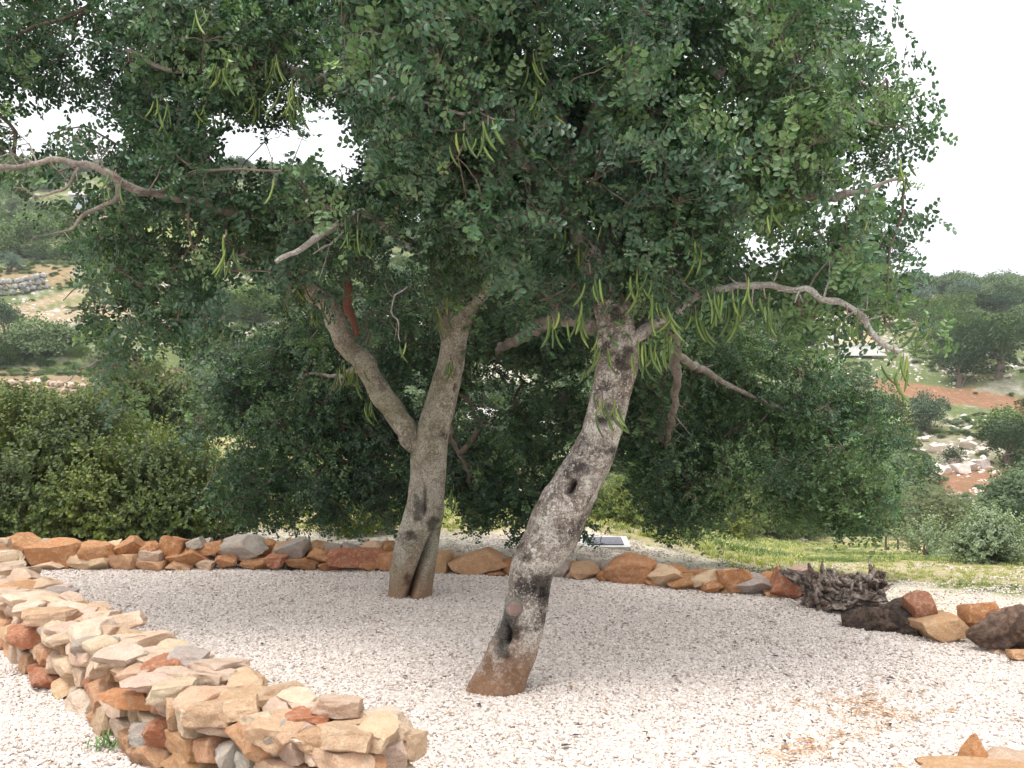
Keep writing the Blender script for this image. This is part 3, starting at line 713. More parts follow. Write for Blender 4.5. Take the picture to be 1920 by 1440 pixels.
# ------------------------------------------------------------------ plaque, litter, weed
pq = empty('ground_plaque', at(1133, 1018, 10.4)); pq.location.z = float(terrain_z(pq.location.x, 10.4)); tag(pq, 'small dark plaque set on a white slab in the path beyond the edging', 'plaque')
g = Geo(); g.box((0, 0, .02), (.50, .42, .03)); g.build('slab', [M['slab']], pq).rotation_euler = (R(6), 0, 0)
g = Geo(); g.box((0, 0, .041), (.37, .29, .012)); g.build('plate', [M['plaque']], pq).rotation_euler = (R(6), 0, 0)
g = Geo(); rs = random.Random(4)
for r_ in range(4):
    xx = -.11
    while xx < .1:
        w = rs.uniform(.01, .03); g.box((xx+w/2, .07-.045*r_, 0.0485), (w, .008, .002)); xx += w+.008
en = g.build('engraving', [M['letter']], pq); en.rotation_euler = (R(6), 0, 0); en['kind'] = 'stuff'
wd = Geo(); wpos = at(207, 1395, 4.42); wpos.z = .01
for k in range(34):
    a = random.random()*6.28; L = random.uniform(.04, .11); e = Vector((math.cos(a)*.6, math.sin(a)*.6, random.uniform(.2, 1.4))).normalized()*L
    s = Vector((-math.sin(a), math.cos(a), 0))*.005; b0 = Vector((random.gauss(0, .02), random.gauss(0, .02), 0))
    if k % 3 == 0: b0.x -= .06
    wd.add([b0-s*.4, b0+s*.4, b0+e*.6+s, b0+e*.6-s, b0+e-Vector((0, 0, .01))], [(0, 1, 2, 3), (3, 2, 4)])
M['weed'] = plain('weed_green', (.10, .19, .04), .6, .3, 40)
w_ = wd.build('weed', [M['weed']]); w_.location = wpos; tag(w_, 'small green weed sprouting from the gravel at the foot of the near wall', 'weed')
g = Geo()
for k in range(240):
    y = 3.3+random.random()**1.2*5; x = random.uniform(-.5, .52)*y
    if not in_yard(x, y): continue
    a = random.random()*6.28; d = Vector((math.cos(a), math.sin(a), 0)); s = Vector((-d.y, d.x, 0)); p = Vector((x, y, .024))
    L = random.uniform(.012, .03); g.add([p-d*L, p+s*L*.4+Vector((0, 0, .006)), p+d*L, p-s*L*.4+Vector((0, 0, .004))], [(0, 1, 2, 3)], 0 if random.random() < .45 else 1)
for k in range(120):
    x, y = random.choice(brown_pts); x += random.gauss(0, .07); y += random.gauss(0, .07)
    a = random.random()*6.28; d = Vector((math.cos(a), math.sin(a), .1)); s = Vector((-d.y, d.x, 0)); p = Vector((x, y, .027)); L = random.uniform(.01, .028)
    g.add([p-d*L, p+s*L*.35+Vector((0, 0, .006)), p+d*L, p-s*L*.35+Vector((0, 0, .004))], [(0, 1, 2, 3)])
lt = g.build('leaf_litter', [M['dryleaf'], M['black']]); tag(lt, 'scattered dry brown leaves and black seed bits on the gravel', 'leaf litter', kind='stuff')

# ------------------------------------------------------------------ trees
def trunk_mesh(name, prof, d0, mat, parent, dents=(), groove=None, stains=(), seed=0, nseg=72, sub=16, lump=.10, flare=.0):
    pts = catmull([[*at(px, py, d0+(dd if dd else 0)), r/F*d0] for px, py, r, dd in prof], sub); N = len(pts)
    V, Fs, CV = [], [], []; u = Vector((0, -1, 0))
    for i in range(N):
        p = Vector(pts[i][:3]); t = (Vector(pts[min(i+1, N-1)][:3])-Vector(pts[max(i-1, 0)][:3])).normalized()
        u = (u-t*u.dot(t)).normalized(); w = t.cross(u)
        for k in range(nseg):
            a = 2*math.pi*k/nseg; dn = u*math.cos(a)+w*math.sin(a); r0 = pts[i][3]; q = p+dn*r0
            f = mn.fractal(q*3.2+Vector((seed*7.7, 0, 0)), .9, 2.1, 3)*lump+mn.fractal(q*16+Vector((seed, 3, 0)), .8, 2.1, 3)*.022
            rib = .035*math.sin(a*5+p.z*3+seed)+.025*math.sin(a*3-p.z*5)
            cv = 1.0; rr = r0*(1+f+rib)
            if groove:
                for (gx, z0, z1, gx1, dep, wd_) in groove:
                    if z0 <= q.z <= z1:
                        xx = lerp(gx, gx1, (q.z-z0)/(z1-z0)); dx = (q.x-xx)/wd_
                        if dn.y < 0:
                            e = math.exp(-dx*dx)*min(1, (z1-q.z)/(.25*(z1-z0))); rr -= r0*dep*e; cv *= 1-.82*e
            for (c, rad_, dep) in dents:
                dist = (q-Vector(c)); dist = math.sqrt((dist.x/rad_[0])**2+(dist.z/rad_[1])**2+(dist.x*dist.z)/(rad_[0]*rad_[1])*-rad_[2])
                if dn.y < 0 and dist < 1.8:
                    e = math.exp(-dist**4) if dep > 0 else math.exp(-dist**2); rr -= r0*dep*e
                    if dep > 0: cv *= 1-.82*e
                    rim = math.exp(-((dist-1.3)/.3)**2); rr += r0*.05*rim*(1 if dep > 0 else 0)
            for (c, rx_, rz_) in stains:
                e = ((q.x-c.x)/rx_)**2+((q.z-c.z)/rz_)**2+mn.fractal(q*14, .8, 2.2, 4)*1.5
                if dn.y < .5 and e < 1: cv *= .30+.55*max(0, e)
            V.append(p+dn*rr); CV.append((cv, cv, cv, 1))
    Fs = [(i*nseg+k, i*nseg+(k+1) % nseg, (i+1)*nseg+(k+1) % nseg, (i+1)*nseg+k) for i in range(N-1) for k in range(nseg)]
    Fs.append(tuple((N-1)*nseg+k for k in range(nseg)))
    return mesh_obj(name, V, Fs, [mat], parent, smooth=True, attrs={'cav': ('FLOAT_COLOR', 'POINT', CV)})

treeF = empty('carob_tree', (0, 0, 0), label='front carob tree with thick grey lichen-patched trunk leaning right, base nearest the camera', cat='tree')
treeR = empty('carob_tree', (0, 0, 0), label='rear carob tree, its trunk forking into a V, left of the leaning one', cat='tree')
DF, DRR = 5.28, 7.65
# front trunk
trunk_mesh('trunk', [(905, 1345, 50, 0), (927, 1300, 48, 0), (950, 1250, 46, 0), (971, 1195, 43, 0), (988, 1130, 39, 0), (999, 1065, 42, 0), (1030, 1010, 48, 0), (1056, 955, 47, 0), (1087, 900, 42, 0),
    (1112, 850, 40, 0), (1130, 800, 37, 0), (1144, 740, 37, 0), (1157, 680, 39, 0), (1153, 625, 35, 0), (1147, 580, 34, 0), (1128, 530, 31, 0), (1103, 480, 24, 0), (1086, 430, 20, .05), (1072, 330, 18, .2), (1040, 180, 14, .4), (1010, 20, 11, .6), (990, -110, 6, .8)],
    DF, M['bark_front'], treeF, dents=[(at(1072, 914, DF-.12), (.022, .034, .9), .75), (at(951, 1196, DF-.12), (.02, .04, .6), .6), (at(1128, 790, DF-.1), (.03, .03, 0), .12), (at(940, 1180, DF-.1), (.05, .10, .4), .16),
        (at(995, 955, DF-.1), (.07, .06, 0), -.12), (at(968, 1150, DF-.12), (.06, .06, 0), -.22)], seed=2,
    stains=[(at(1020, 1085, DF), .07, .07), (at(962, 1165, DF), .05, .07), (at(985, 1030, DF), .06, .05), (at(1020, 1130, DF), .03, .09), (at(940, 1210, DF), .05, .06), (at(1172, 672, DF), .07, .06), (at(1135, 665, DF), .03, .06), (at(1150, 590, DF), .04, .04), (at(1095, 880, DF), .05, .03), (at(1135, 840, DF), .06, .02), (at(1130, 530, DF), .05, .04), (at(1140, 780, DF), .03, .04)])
g = Geo(); kb = at(964, 1141, DF-.13); g.tube([kb+Vector((.01, .09, -.01)), kb+Vector((0, .0, 0)), kb+Vector((-.002, -.03, .003))], [.06, .043, .036], 16, 0, jit=.12)
g.build('branch_stub', [M['bark_front'] if False else M['limb']], treeF, smooth=False)
g = Geo(); g.tube([kb+Vector((-.002, -.028, .003)), kb+Vector((-.002, -.034, .003))], [.031, .029], 14, 0, jit=.08); g.build('cut_face', [M['cutwood']], treeF)
# rear trunk
zt = lambda py: CAMZ-(py-720)/F*DRR
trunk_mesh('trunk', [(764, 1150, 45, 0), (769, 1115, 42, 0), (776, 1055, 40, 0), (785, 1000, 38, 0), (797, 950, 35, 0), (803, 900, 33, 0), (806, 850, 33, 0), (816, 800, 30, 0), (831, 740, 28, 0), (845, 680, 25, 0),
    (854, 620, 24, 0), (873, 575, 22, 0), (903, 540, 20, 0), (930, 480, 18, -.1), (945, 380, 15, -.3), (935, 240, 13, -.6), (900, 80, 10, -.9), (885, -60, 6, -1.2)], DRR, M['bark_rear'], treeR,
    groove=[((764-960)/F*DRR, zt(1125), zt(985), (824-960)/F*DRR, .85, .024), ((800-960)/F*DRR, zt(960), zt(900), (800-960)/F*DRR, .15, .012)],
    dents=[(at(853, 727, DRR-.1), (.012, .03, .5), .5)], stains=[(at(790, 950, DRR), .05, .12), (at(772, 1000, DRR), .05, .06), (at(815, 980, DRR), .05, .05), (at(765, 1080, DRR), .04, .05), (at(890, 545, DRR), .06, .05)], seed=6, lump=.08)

NODE = {'F': [], 'R': []}
def limb(tree, pts, mat='limb', nm='limb', seg=9, j=.12, net=True):
    """pts: (px, py, depth, radius in m)"""
    P = catmull([[*at(a, b, c), r] for a, b, c, r in pts], 9)
    Q = []
    for i, p in enumerate(P):
        v = Vector(p[:3]); k = p[3]*.4; v += Vector((mn.noise(v*6)*k, mn.noise(v*6+Vector((9, 0, 0)))*k, mn.noise(v*6+Vector((0, 9, 0)))*k)); v += Vector((mn.noise(v*9+Vector((3, 3, 3))), 0, mn.noise(v*9+Vector((5, 1, 2)))))*min(.035, .0012/max(.004, p[3])+.012)*(p[3] < .04)*(.35 if nm == 'broken_branch' else 1); Q.append(v)
    g = Geo(); g.tube(Q, [p[3]*(1+.22*mn.noise(q*14)) for p, q in zip(P, Q)], seg, 0, jit=j)
    if P[0][3] < .06 or nm != 'limb':
        for i in range(3, len(Q)-1):
            if P[i][3] < .03 and random.random() < (.26 if nm == 'limb' else .13):
                a = Q[i]; dv = Vector((random.gauss(0, 1), random.gauss(0, .6), random.gauss(0, 1))).normalized(); L = random.uniform(.05, .24); m = a+dv*L*.5; e = m+(dv+Vector((random.gauss(0, .5), random.gauss(0, .3), random.gauss(0, .5)))).normalized()*L*.5
                r_ = min(.006, P[i][3]*.5); g.tube([a, m, e], [r_, r_*.7, r_*.35], 5, 0, False)
    o = g.build(nm, [M[mat]], treeF if tree == 'F' else treeR, smooth=True)
    if net: NODE[tree] += [(q, p[3]) for q, p in zip(Q, P)][::2]
    return o
for (px, py, r, dd) in [(1128, 530, 31, 0), (1103, 480, 24, 0), (1086, 430, 20, .05), (1072, 330, 18, .2), (1040, 180, 14, .4), (1010, 20, 11, .6), (990, -110, 6, .8)]: NODE['F'].append((at(px, py, DF+dd), r/F*DF))
for (px, py, r, dd) in [(903, 540, 20, 0), (930, 480, 18, -.1), (945, 380, 15, -.3), (935, 240, 13, -.6), (900, 80, 10, -.9), (885, -60, 6, -1.2)]: NODE['R'].append((at(px, py, DRR+dd), r/F*DRR))
limb('F', [(1150, 600, DF, .07), (1185, 560, 5.3, .055), (1260, 470, 5.35, .042), (1360, 400, 5.3, .032), (1470, 368, 5.2, .026), (1600, 362, 5.1, .016), (1690, 340, 5.1, .006)])
limb('F', [(1165, 655, DF, .05), (1205, 625, 5.25, .036), (1250, 590, 5.2, .026), (1325, 552, 5.1, .020), (1380, 530, 5.05, .018), (1440, 538, 5.0, .016), (1500, 540, 4.95, .0155), (1560, 558, 4.85, .015), (1605, 575, 4.8, .014), (1640, 625, 4.75, .0135), (1688, 668, 4.7, .011)], 'lichen_limb')
limb('F', [(1072, 330, 5.45, .045), (1180, 270, 5.5, .038), (1320, 195, 5.5, .03), (1390, 163, 5.5, .026), (1450, 156, 5.5, .022), (1540, 180, 5.4, .016), (1640, 230, 5.3, .008)])
limb('F', [(1125, 610, DF+.05, .06), (1060, 596, 5.8, .046), (1005, 612, 6.5, .04), (960, 640, 7.5, .034), (935, 655, 8.6, .025), (930, 680, 9.2, .014)])
limb('F', [(1170, 640, DF+.06, .05), (1250, 600, 6.2, .042), (1268, 680, 7.2, .034), (1262, 780, 8.2, .026), (1240, 860, 9.0, .016)])
limb('F', [(1262, 660, 7.1, .034), (1310, 690, 8.0, .028), (1400, 740, 8.8, .02), (1520, 800, 9.2, .012), (1620, 880, 9.3, .006)])
limb('F', [(1103, 480, DF, .05), (1200, 380, 5.7, .04), (1330, 180, 6.2, .03), (1420, -20, 6.5, .02), (1470, -120, 6.6, .01)])
limb('F', [(1086, 430, DF, .04), (980, 300, 4.9, .03), (860, 120, 4.6, .02), (820, -60, 4.6, .012), (770, -130, 4.8, .006)])
limb('F', [(1072, 330, 5.45, .04), (1160, 120, 5.3, .03), (1240, -60, 5.2, .02), (1290, -150, 5.2, .01)])
limb('F', [(980, 300, 4.9, .014), (945, 185, 4.7, .013), (888, 217, 4.55, .010), (800, 190, 4.5, .008), (760, 178, 4.48, .006), (724, 186, 4.45, .004)], 'lichen_limb', 'bare_twig', 6, .3, False)
limb('F', [(1090, 425, 5.2, .012), (1020, 418, 4.95, .012), (955, 405, 4.85, .011), (930, 430, 4.8, .009)], 'lichen_limb', 'broken_branch', 7, .3, False)
vb = limb('R', [(812, 880, DRR+.02, .05), (800, 856, DRR, .075), (772, 822, DRR, .084), (731, 762, DRR, .083), (690, 700, DRR, .082), (655, 648, DRR, .080), (621, 582, DRR, .072), (588, 555, 7.6, .06), (530, 510, 7.4, .05), (460, 470, 7.2, .04), (400, 440, 7.0, .032), (340, 380, 6.8, .02)], 'limb', 'limb', 18, .05)
treeR_l = vb; treeR_l.data.materials.clear(); treeR_l.data.materials.append(M['bark_rear'])
ca = treeR_l.data.attributes.new('cav', 'FLOAT_COLOR', 'POINT'); ca.data.foreach_set('color', np.ones(len(treeR_l.data.vertices)*4, dtype=np.float32))
limb('R', [(667, 625, 7.62, .02), (656, 570, 7.5, .032), (646, 515, 7.45, .026), (650, 500, 7.45, .01)], 'red_limb', 'dead_limb', 9, .5, False)
limb('R', [(845, 640, DRR, .06), (822, 560, 7.6, .05), (815, 480, 7.5, .045), (800, 350, 7.2, .035), (760, 180, 6.9, .025), (700, 0, 6.7, .015)])
limb('R', [(940, 420, 7.4, .05), (800, 280, 6.9, .045), (690, 190, 6.5, .04), (570, 138, 6.2, .036), (480, 120, 6.0, .032), (390, 126, 5.9, .026), (325, 130, 5.8, .018), (240, 90, 5.8, .008)])
limb('R', [(815, 480, 7.5, .035), (740, 440, 6.6, .024), (680, 398, 5.7, .021), (610, 440, 5.5, .018), (520, 490, 5.4, .013)], 'lichen_limb', 'broken_branch', 8, .3, False)
limb('R', [(660, 420, 5.85, .009), (620, 455, 5.75, .007), (588, 480, 5.7, .004)], 'lichen_limb', 'bare_twig', 6, .2, False)
limb('R', [(640, 470, 7.4, .04), (540, 430, 6.9, .034), (430, 395, 6.3, .028), (310, 362, 5.8, .024), (225, 340, 5.5, .022), (190, 318, 5.45, .02), (150, 316, 5.4, .018), (105, 300, 5.4, .016), (50, 312, 5.4, .015), (0, 315, 5.3, .016), (-80, 330, 5.3, .01)])
limb('R', [(232, 342, 5.5, .016), (212, 378, 5.5, .012), (160, 410, 5.5, .010), (100, 440, 5.4, .005)])
limb('R', [(150, 320, 5.4, .010), (110, 355, 5.4, .008), (70, 365, 5.4, .006), (20, 350, 5.4, .004)])
limb('R', [(430, 380, 6.9, .022), (385, 430, 6.8, .02), (350, 470, 6.6, .014), (320, 490, 6.5, .01)], 'red_limb')
limb('R', [(460, 470, 7.2, .022), (385, 488, 6.9, .02), (320, 510, 6.7, .018), (285, 545, 6.6, .016), (262, 600, 6.6, .013), (238, 650, 6.6, .010), (222, 690, 6.6, .006)], 'lichen_limb')
limb('R', [(238, 650, 6.6, .008), (190, 670, 6.5, .006), (140, 705, 6.5, .004), (105, 730, 6.5, .003)], 'lichen_limb', 'bare_twig', 6, .2)
limb('R', [(285, 545, 6.6, .010), (250, 525, 6.5, .008), (180, 520, 6.5, .005), (120, 560, 6.4, .003)])
limb('R', [(680, 690, DRR+.04, .03), (650, 700, 8.5, .02), (610, 750, 9.2, .018), (600, 800, 9.3, .022), (560, 850, 9.5, .018), (500, 910, 9.5, .014), (418, 945, 9.5, .006)])
limb('R', [(640, 705, 8.7, .016), (560, 700, 9.3, .014), (480, 700, 9.6, .015), (380, 760, 9.8, .008)])
limb('R', [(830, 770, DRR, .03), (850, 830, 8.6, .02), (880, 900, 9.0, .016), (860, 960, 9.3, .006)])
limb('R', [(900, 80, 6.7, .03), (600, -40, 6.2, .026), (400, -80, 6, .02), (150, -100, 6, .01)])
limb('R', [(760, 530, 5.9, .006), (735, 570, 5.9, .005), (748, 622, 5.9, .004), (752, 640, 5.9, .003)], 'lichen_limb', 'bare_twig', 5, .2, False)

# crown volumes: outline (sighted), middle depth, thickness, number of branch ends, sprays per end
def pt_in(poly, x, y):
    c = False; j = len(poly)-1
    for i in range(len(poly)):
        xi, yi = poly[i]; xj, yj = poly[j]
        if (yi > y) != (yj > y) and x < (xj-xi)*(y-yi)/(yj-yi)+xi: c = not c
        j = i
    return c
def edge_dist(poly, x, y):
    m = 1e9
    for i in range(len(poly)):
        a = poly[i]; b = poly[(i+1) % len(poly)]; dx, dy = b[0]-a[0], b[1]-a[1]
        t = max(0, min(1, ((x-a[0])*dx+(y-a[1])*dy)/(dx*dx+dy*dy+1e-9))); m = min(m, math.hypot(x-a[0]-t*dx, y-a[1]-t*dy))
    return m
HOLES = [(70, 50, 90, 60, .22), (170, 150, 80, 60, .2), (1500, 120, 120, 60, .2), (1620, 350, 90, 120, .15), (1000, 100, 60, 40, .3), (622, 280, 78, 60, 1), (545, 250, 30, 34, .7), (450, 280, 62, 52, .85), (505, 330, 40, 26, .7), (1372, 195, 44, 30, .9), (150, 100, 34, 60, .6), (50, 235, 60, 34, .6), (190, 250, 40, 30, .5), (1425, 465, 60, 30, .75), (1270, 250, 24, 30, .5),
         (760, 450, 50, 34, .7), (905, 745, 40, 30, .85), (1000, 715, 40, 18, .75), (1130, 900, 26, 60, .6), (1160, 955, 45, 45, .95), (848, 975, 24, 45, .9), (585, 875, 22, 14, .8), (690, 990, 22, 30, .6), (430, 840, 26, 26, .6),
         (675, 560, 28, 34, .8), (1480, 230, 30, 24, .5), (1550, 400, 30, 26, .4), (690, 640, 60, 30, .35), (30, 530, 90, 120, .9), (470, 570, 70, 40, .5), (780, 710, 30, 40, .4)]
def holed(px, py, pad=0):
    for hx, hy, rx, ry, pr in HOLES:
        if ((px-hx)/(rx+pad))**2+((py-hy)/(ry+pad))**2 < 1 and random.random() < pr: return True
    return False
def proj(p): return 960+F*p.x/p.y, 720-(p.z-CAMZ)*F/p.y
GAPS = [(0, None)]
CANF = [(640, -200), (1300, -220), (1500, -160), (1570, -60), (1610, 80), (1690, 150), (1745, 225), (1740, 330), (1700, 410), (1700, 520), (1740, 580), (1760, 630), (1690, 660), (1600, 600), (1500, 570), (1400, 590), (1210, 560), (1170, 470), (1080, 430), (1020, 530), (960, 560), (900, 470), (700, 420), (640, 300)]
CANR = [(-200, -180), (720, -200), (960, -180), (980, 440), (900, 520), (760, 480), (690, 500), (600, 520), (540, 590), (470, 540), (430, 460), (330, 420), (240, 370), (210, 240), (60, 180), (-200, 150)]
LEFTS = [(-150, 120), (210, 240), (240, 380), (420, 450), (450, 560), (400, 640), (260, 700), (110, 690), (100, 590), (190, 520), (120, 440), (0, 340), (-150, 330)]
NEARC = [(600, -150), (980, -150), (960, 60), (900, 250), (840, 330), (760, 310), (700, 200), (620, 60)]
SKF = [(960, 540), (1190, 520), (1500, 610), (1590, 680), (1650, 745), (1685, 880), (1675, 980), (1635, 1020), (1560, 985), (1490, 1010), (1440, 945), (1350, 930), (1310, 1030), (1270, 985), (1215, 950), (1150, 880), (1090, 940), (1075, 1010), (1000, 1010), (950, 960), (950, 700)]
SKR = [(370, 740), (430, 650), (540, 600), (700, 520), (970, 520), (980, 940), (890, 995), (860, 930), (800, 900), (735, 1010), (700, 1010), (640, 985), (560, 960), (480, 965), (420, 920), (380, 860), (350, 800)]
FRG = [(990, 520), (1090, 520), (1180, 470), (1260, 500), (1450, 520), (1470, 600), (1560, 600), (1350, 570), (1250, 600), (1200, 560), (1130, 560), (1050, 580), (1000, 590)]
BACKT = [(300, -60), (1450, -60), (1560, 100), (1500, 500), (1300, 620), (700, 620), (420, 520), (360, 200)]
LAY = [('F', CANF, 5.6, .95, 250, 12, .26, .1), ('R', CANR, 6.6, 1.1, 195, 12, .30, .05), ('R', LEFTS, 6.2, .6, 40, 7, .5, -.15), ('F', NEARC, 4.55, .22, 32, 8, .40, .1),
       ('F', SKF, 9.15, .75, 205, 10, .46, -.6), ('R', SKR, 9.5, .75, 200, 10, .38, -.5), ('R', BACKT, 8.2, .8, 125, 9, .3, 0), ('F', FRG, 5.15, .25, 34, 7, .34, -.1)]
SPRAYS = {('F', 0): [], ('R', 0): [], ('F', 1): [], ('R', 1): []}
CL = {'F': [], 'R': []}
for li, (tr, poly, dm, th, nc, ns, tb, dz) in enumerate(LAY):
    xs, ys = [p[0] for p in poly], [p[1] for p in poly]; got = 0; tries = 0; far = li in (4, 5, 6); mine = []
    while got < nc and tries < nc*60:
        tries += 1; x, y = random.uniform(min(xs), max(xs)), random.uniform(min(ys), max(ys))
        if not pt_in(poly, x, y) or holed(x, y, 12): continue
        ed = edge_dist(poly, x, y); d = dm+th*min(1, (ed/170)**.5+.15)*random.uniform(-1, 1)
        if li in (4, 5): d = max(d, float(edge_d(x))+.55)
        c = at(x, y, d)
        if mn.noise(c*1.9) < -.18: continue
        if mine and min((c-m).length for m in mine[-60:]) < .17: continue
        if li == 0 and x > 1320 and random.random() < .22: got += 1; continue
        mine.append(c); got += 1; CL[tr].append(c)
        tnt = tb+mn.noise(c*.9)*.35+random.gauss(0, .08)+(.22 if x > 1350 else 0)
        for k in range(ns):
            v = Vector((random.gauss(0, 1), random.gauss(0, 1), random.gauss(0, 1)+dz)).normalized()
            b = c+v*random.uniform(.0, .15)
            dv = (v+Vector((random.gauss(0, .3), random.gauss(0, .3), random.gauss(0, .3)+dz*.6))).normalized()
            ppx, ppy = proj(b+dv*.14)
            if holed(ppx, ppy): continue
            tip = b+dv*.24; ppx, ppy = proj(tip)
            if holed(ppx, ppy, -6): continue
            if not pt_in(poly, ppx, ppy) and random.random() < .6: continue
            if li in (4, 5) and tip.z < .12: continue
            SPRAYS[(tr, 1 if far else 0)].append((b, dv, random.uniform(.75, 1.15), min(1, max(0, tnt+random.gauss(0, .14)+(.42 if random.random() < .13 else 0))), c))
# branch network joins every branch end to the limbs
def network(tr, parent):
    nodes = [n_[0] for n_ in NODE[tr]]; par = [-1]*len(nodes); rad0 = [n_[1] for n_ in NODE[tr]]; n0 = len(nodes); pl = [0.0]*n0
    P = np.array([v[:] for v in nodes]); rem = [c for c in CL[tr]]; RM = np.array([c[:] for c in rem])
    Dm = np.linalg.norm(RM[:, None]-P[None], axis=2)+np.array(pl)[None]*.25; best = Dm.argmin(1); bd = Dm.min(1); done = np.zeros(len(rem), bool)
    for _ in range(len(rem)):
        k = int(np.where(done, 1e9, bd).argmin()); done[k] = True
        nodes.append(rem[k]); par.append(int(best[k])); L = float(np.linalg.norm(RM[k]-np.array(nodes[best[k]][:]))); pl.append(pl[best[k]]+L)
        dd = np.linalg.norm(RM-RM[k], axis=1)+pl[-1]*.25; upd = dd < bd; best[upd] = len(nodes)-1; bd[upd] = dd[upd]
    cnt = [1]*len(nodes)
    for i in range(len(nodes)-1, n0-1, -1): cnt[par[i]] += cnt[i]
    g = Geo()
    for i in range(n0, len(nodes)):
        a, b = nodes[par[i]], nodes[i]; r1 = min(.026, .0042*cnt[i]**.5); r0 = min(.03, .0042*(cnt[par[i]] if par[i] >= n0 else cnt[i]*1.3)**.5, r1*1.7)
        L = (b-a).length; pts = []
        for k in range(6):
            t = k/5; p = a.lerp(b, t); w = math.sin(math.pi*t)*L*.16
            pts.append(p+Vector((mn.noise(p*3), mn.noise(p*3+Vector((7, 0, 0))), mn.noise(p*3+Vector((0, 7, 0)))+.25))*w)
        g.tube(pts, [lerp(r0, r1, k/5) for k in range(6)], 5, 0, False)
    for (t_, far), lst in SPRAYS.items():
        if t_ != tr: continue
        for b, dv, s, tt, c in lst:
            if (b-c).length > .05: g.tube([c, c.lerp(b, .5)+Vector((0, 0, .01)), b], [.0035, .003, .0028], 3, 0, False)
    o = g.build('branches', [M['twig']], parent, smooth=True); o['kind'] = 'stuff'
for tr, parent in (('F', treeF), ('R', treeR)):
    network(tr, parent)
    for far in (0, 1):
        L = SPRAYS[(tr, far)]
        if not L: continue
        scatter('foliage', SPR_FAR if far else SPR, [M['leaf'], M['twig']], [b[:] for b, *_ in L], [dir_euler(d) for _, d, *_ in L], [s for *_, s, _t, _c in L], [t for *_, t, _c in L], parent)
print('SPRAYS', {k: len(v) for k, v in SPRAYS.items()})

# carob pods
def pod_mesh(seed):
    rs = random.Random(seed); L = rs.uniform(.12, .19); k_ = rs.uniform(.1, .95); N = 9; V = []; ph = rs.random()*6
    for i in range(N):
        t = i/(N-1); a = k_*(t-.1); w = .0088*math.sin(math.pi*min(1, (t*.9+.07)))**.45*(1+.08*math.sin(t*22+ph)); th = .0032
        p = Vector((math.sin(a)*L*t*.55, 0, -math.cos(a*.6)*L*t)); s = Vector((math.cos(a), 0, math.sin(a)))
        if i in (0, N-1): w *= .25
        V += [p-s*w, p+Vector((0, -th, 0)), p+s*w, p+Vector((0, th, 0))]
    Fs = [(i*4+k, i*4+(k+1) % 4, (i+1)*4+(k+1) % 4, (i+1)*4+k) for i in range(N-1) for k in range(4)]+[(3, 2, 1, 0), (N*4-4, N*4-3, N*4-2, N*4-1)]
    me = bpy.data.meshes.new('pod'); me.from_pydata([tuple(v) for v in V], [], Fs); me.materials.append(M['pod']); me.polygons.foreach_set('use_smooth', np.ones(len(Fs), dtype=bool)); me.update(); return me
PODS = [pod_mesh(s) for s in range(8)]
PC = [  # tree, px, py, depth, pods, scale
 ('F',1005,110,4.9,9,1.0),('F',1010,175,4.9,10,1.0),('F',985,215,5.0,6,1),('F',915,235,4.5,4,.9),('F',870,245,4.5,3,.9),('F',1085,575,5.1,9,1),('F',1045,590,5.15,6,1),('F',1130,640,5.1,6,.9),('F',1200,515,5.0,6,1),
 ('F',1235,560,5.0,8,1),('F',1215,640,4.95,8,1),('F',1245,625,4.95,7,1),('F',1205,660,5.0,5,.9),('F',1340,555,5.0,7,1),('F',1375,560,5.0,8,1),('F',1400,530,5.0,5,.9),('F',1435,560,4.9,6,1),('F',1300,450,5.1,4,1),('F',1305,590,5.1,6,1),
 ('F',1590,590,4.75,3,1),('F',1615,610,4.7,3,.9),('F',1680,670,4.65,7,1),('F',1720,620,4.7,5,.9),('F',1445,385,5.0,5,.9),('F',1625,370,5.0,8,.9),('F',1565,210,5.2,4,.9),('F',1345,200,5.3,5,.9),('F',1130,750,5.02,6,.9),('F',1150,752,5.02,5,.9),
 ('F',1395,210,5.2,4,.9),('F',1690,310,5.1,4,.8),('F',1500,240,5.2,4,.9),('F',1520,790,8.7,4,1),('F',1100,690,5.4,4,.8),
 ('R',415,110,5.7,5,1),('R',515,115,5.8,6,1),('R',480,190,5.9,6,.9),('R',545,195,5.9,7,1),('R',300,190,5.7,5,1),('R',385,200,5.8,5,.9),('R',560,535,7.2,9,1.1),('R',530,560,7.2,8,1.1),('R',590,570,7.3,7,1.1),
 ('R',675,430,6.2,5,1),('R',690,440,6.3,4,1),('R',895,460,6.6,8,1.1),('R',925,450,6.6,6,1.1),('R',850,540,7.2,8,1.1),('R',825,580,7.3,5,1),('R',845,676,7.5,6,.9),('R',850,920,8.0,4,1),('R',665,695,7.4,7,1),('R',640,690,7.4,6,1),('R',690,750,7.6,4,1),
 ('R',760,637,5.9,2,.9),('R',213,335,5.4,3,.8),('R',655,425,6.0,3,.9)]
for k in range(26):
    px, py = random.uniform(380, 1680), random.uniform(20, 520); tr = 'F' if px > 900 else 'R'
    if not holed(px, py): PC.append((tr, px, py, random.uniform(4.9, 5.3) if px > 900 else random.uniform(5.3, 5.9), random.randint(2, 4), .9))
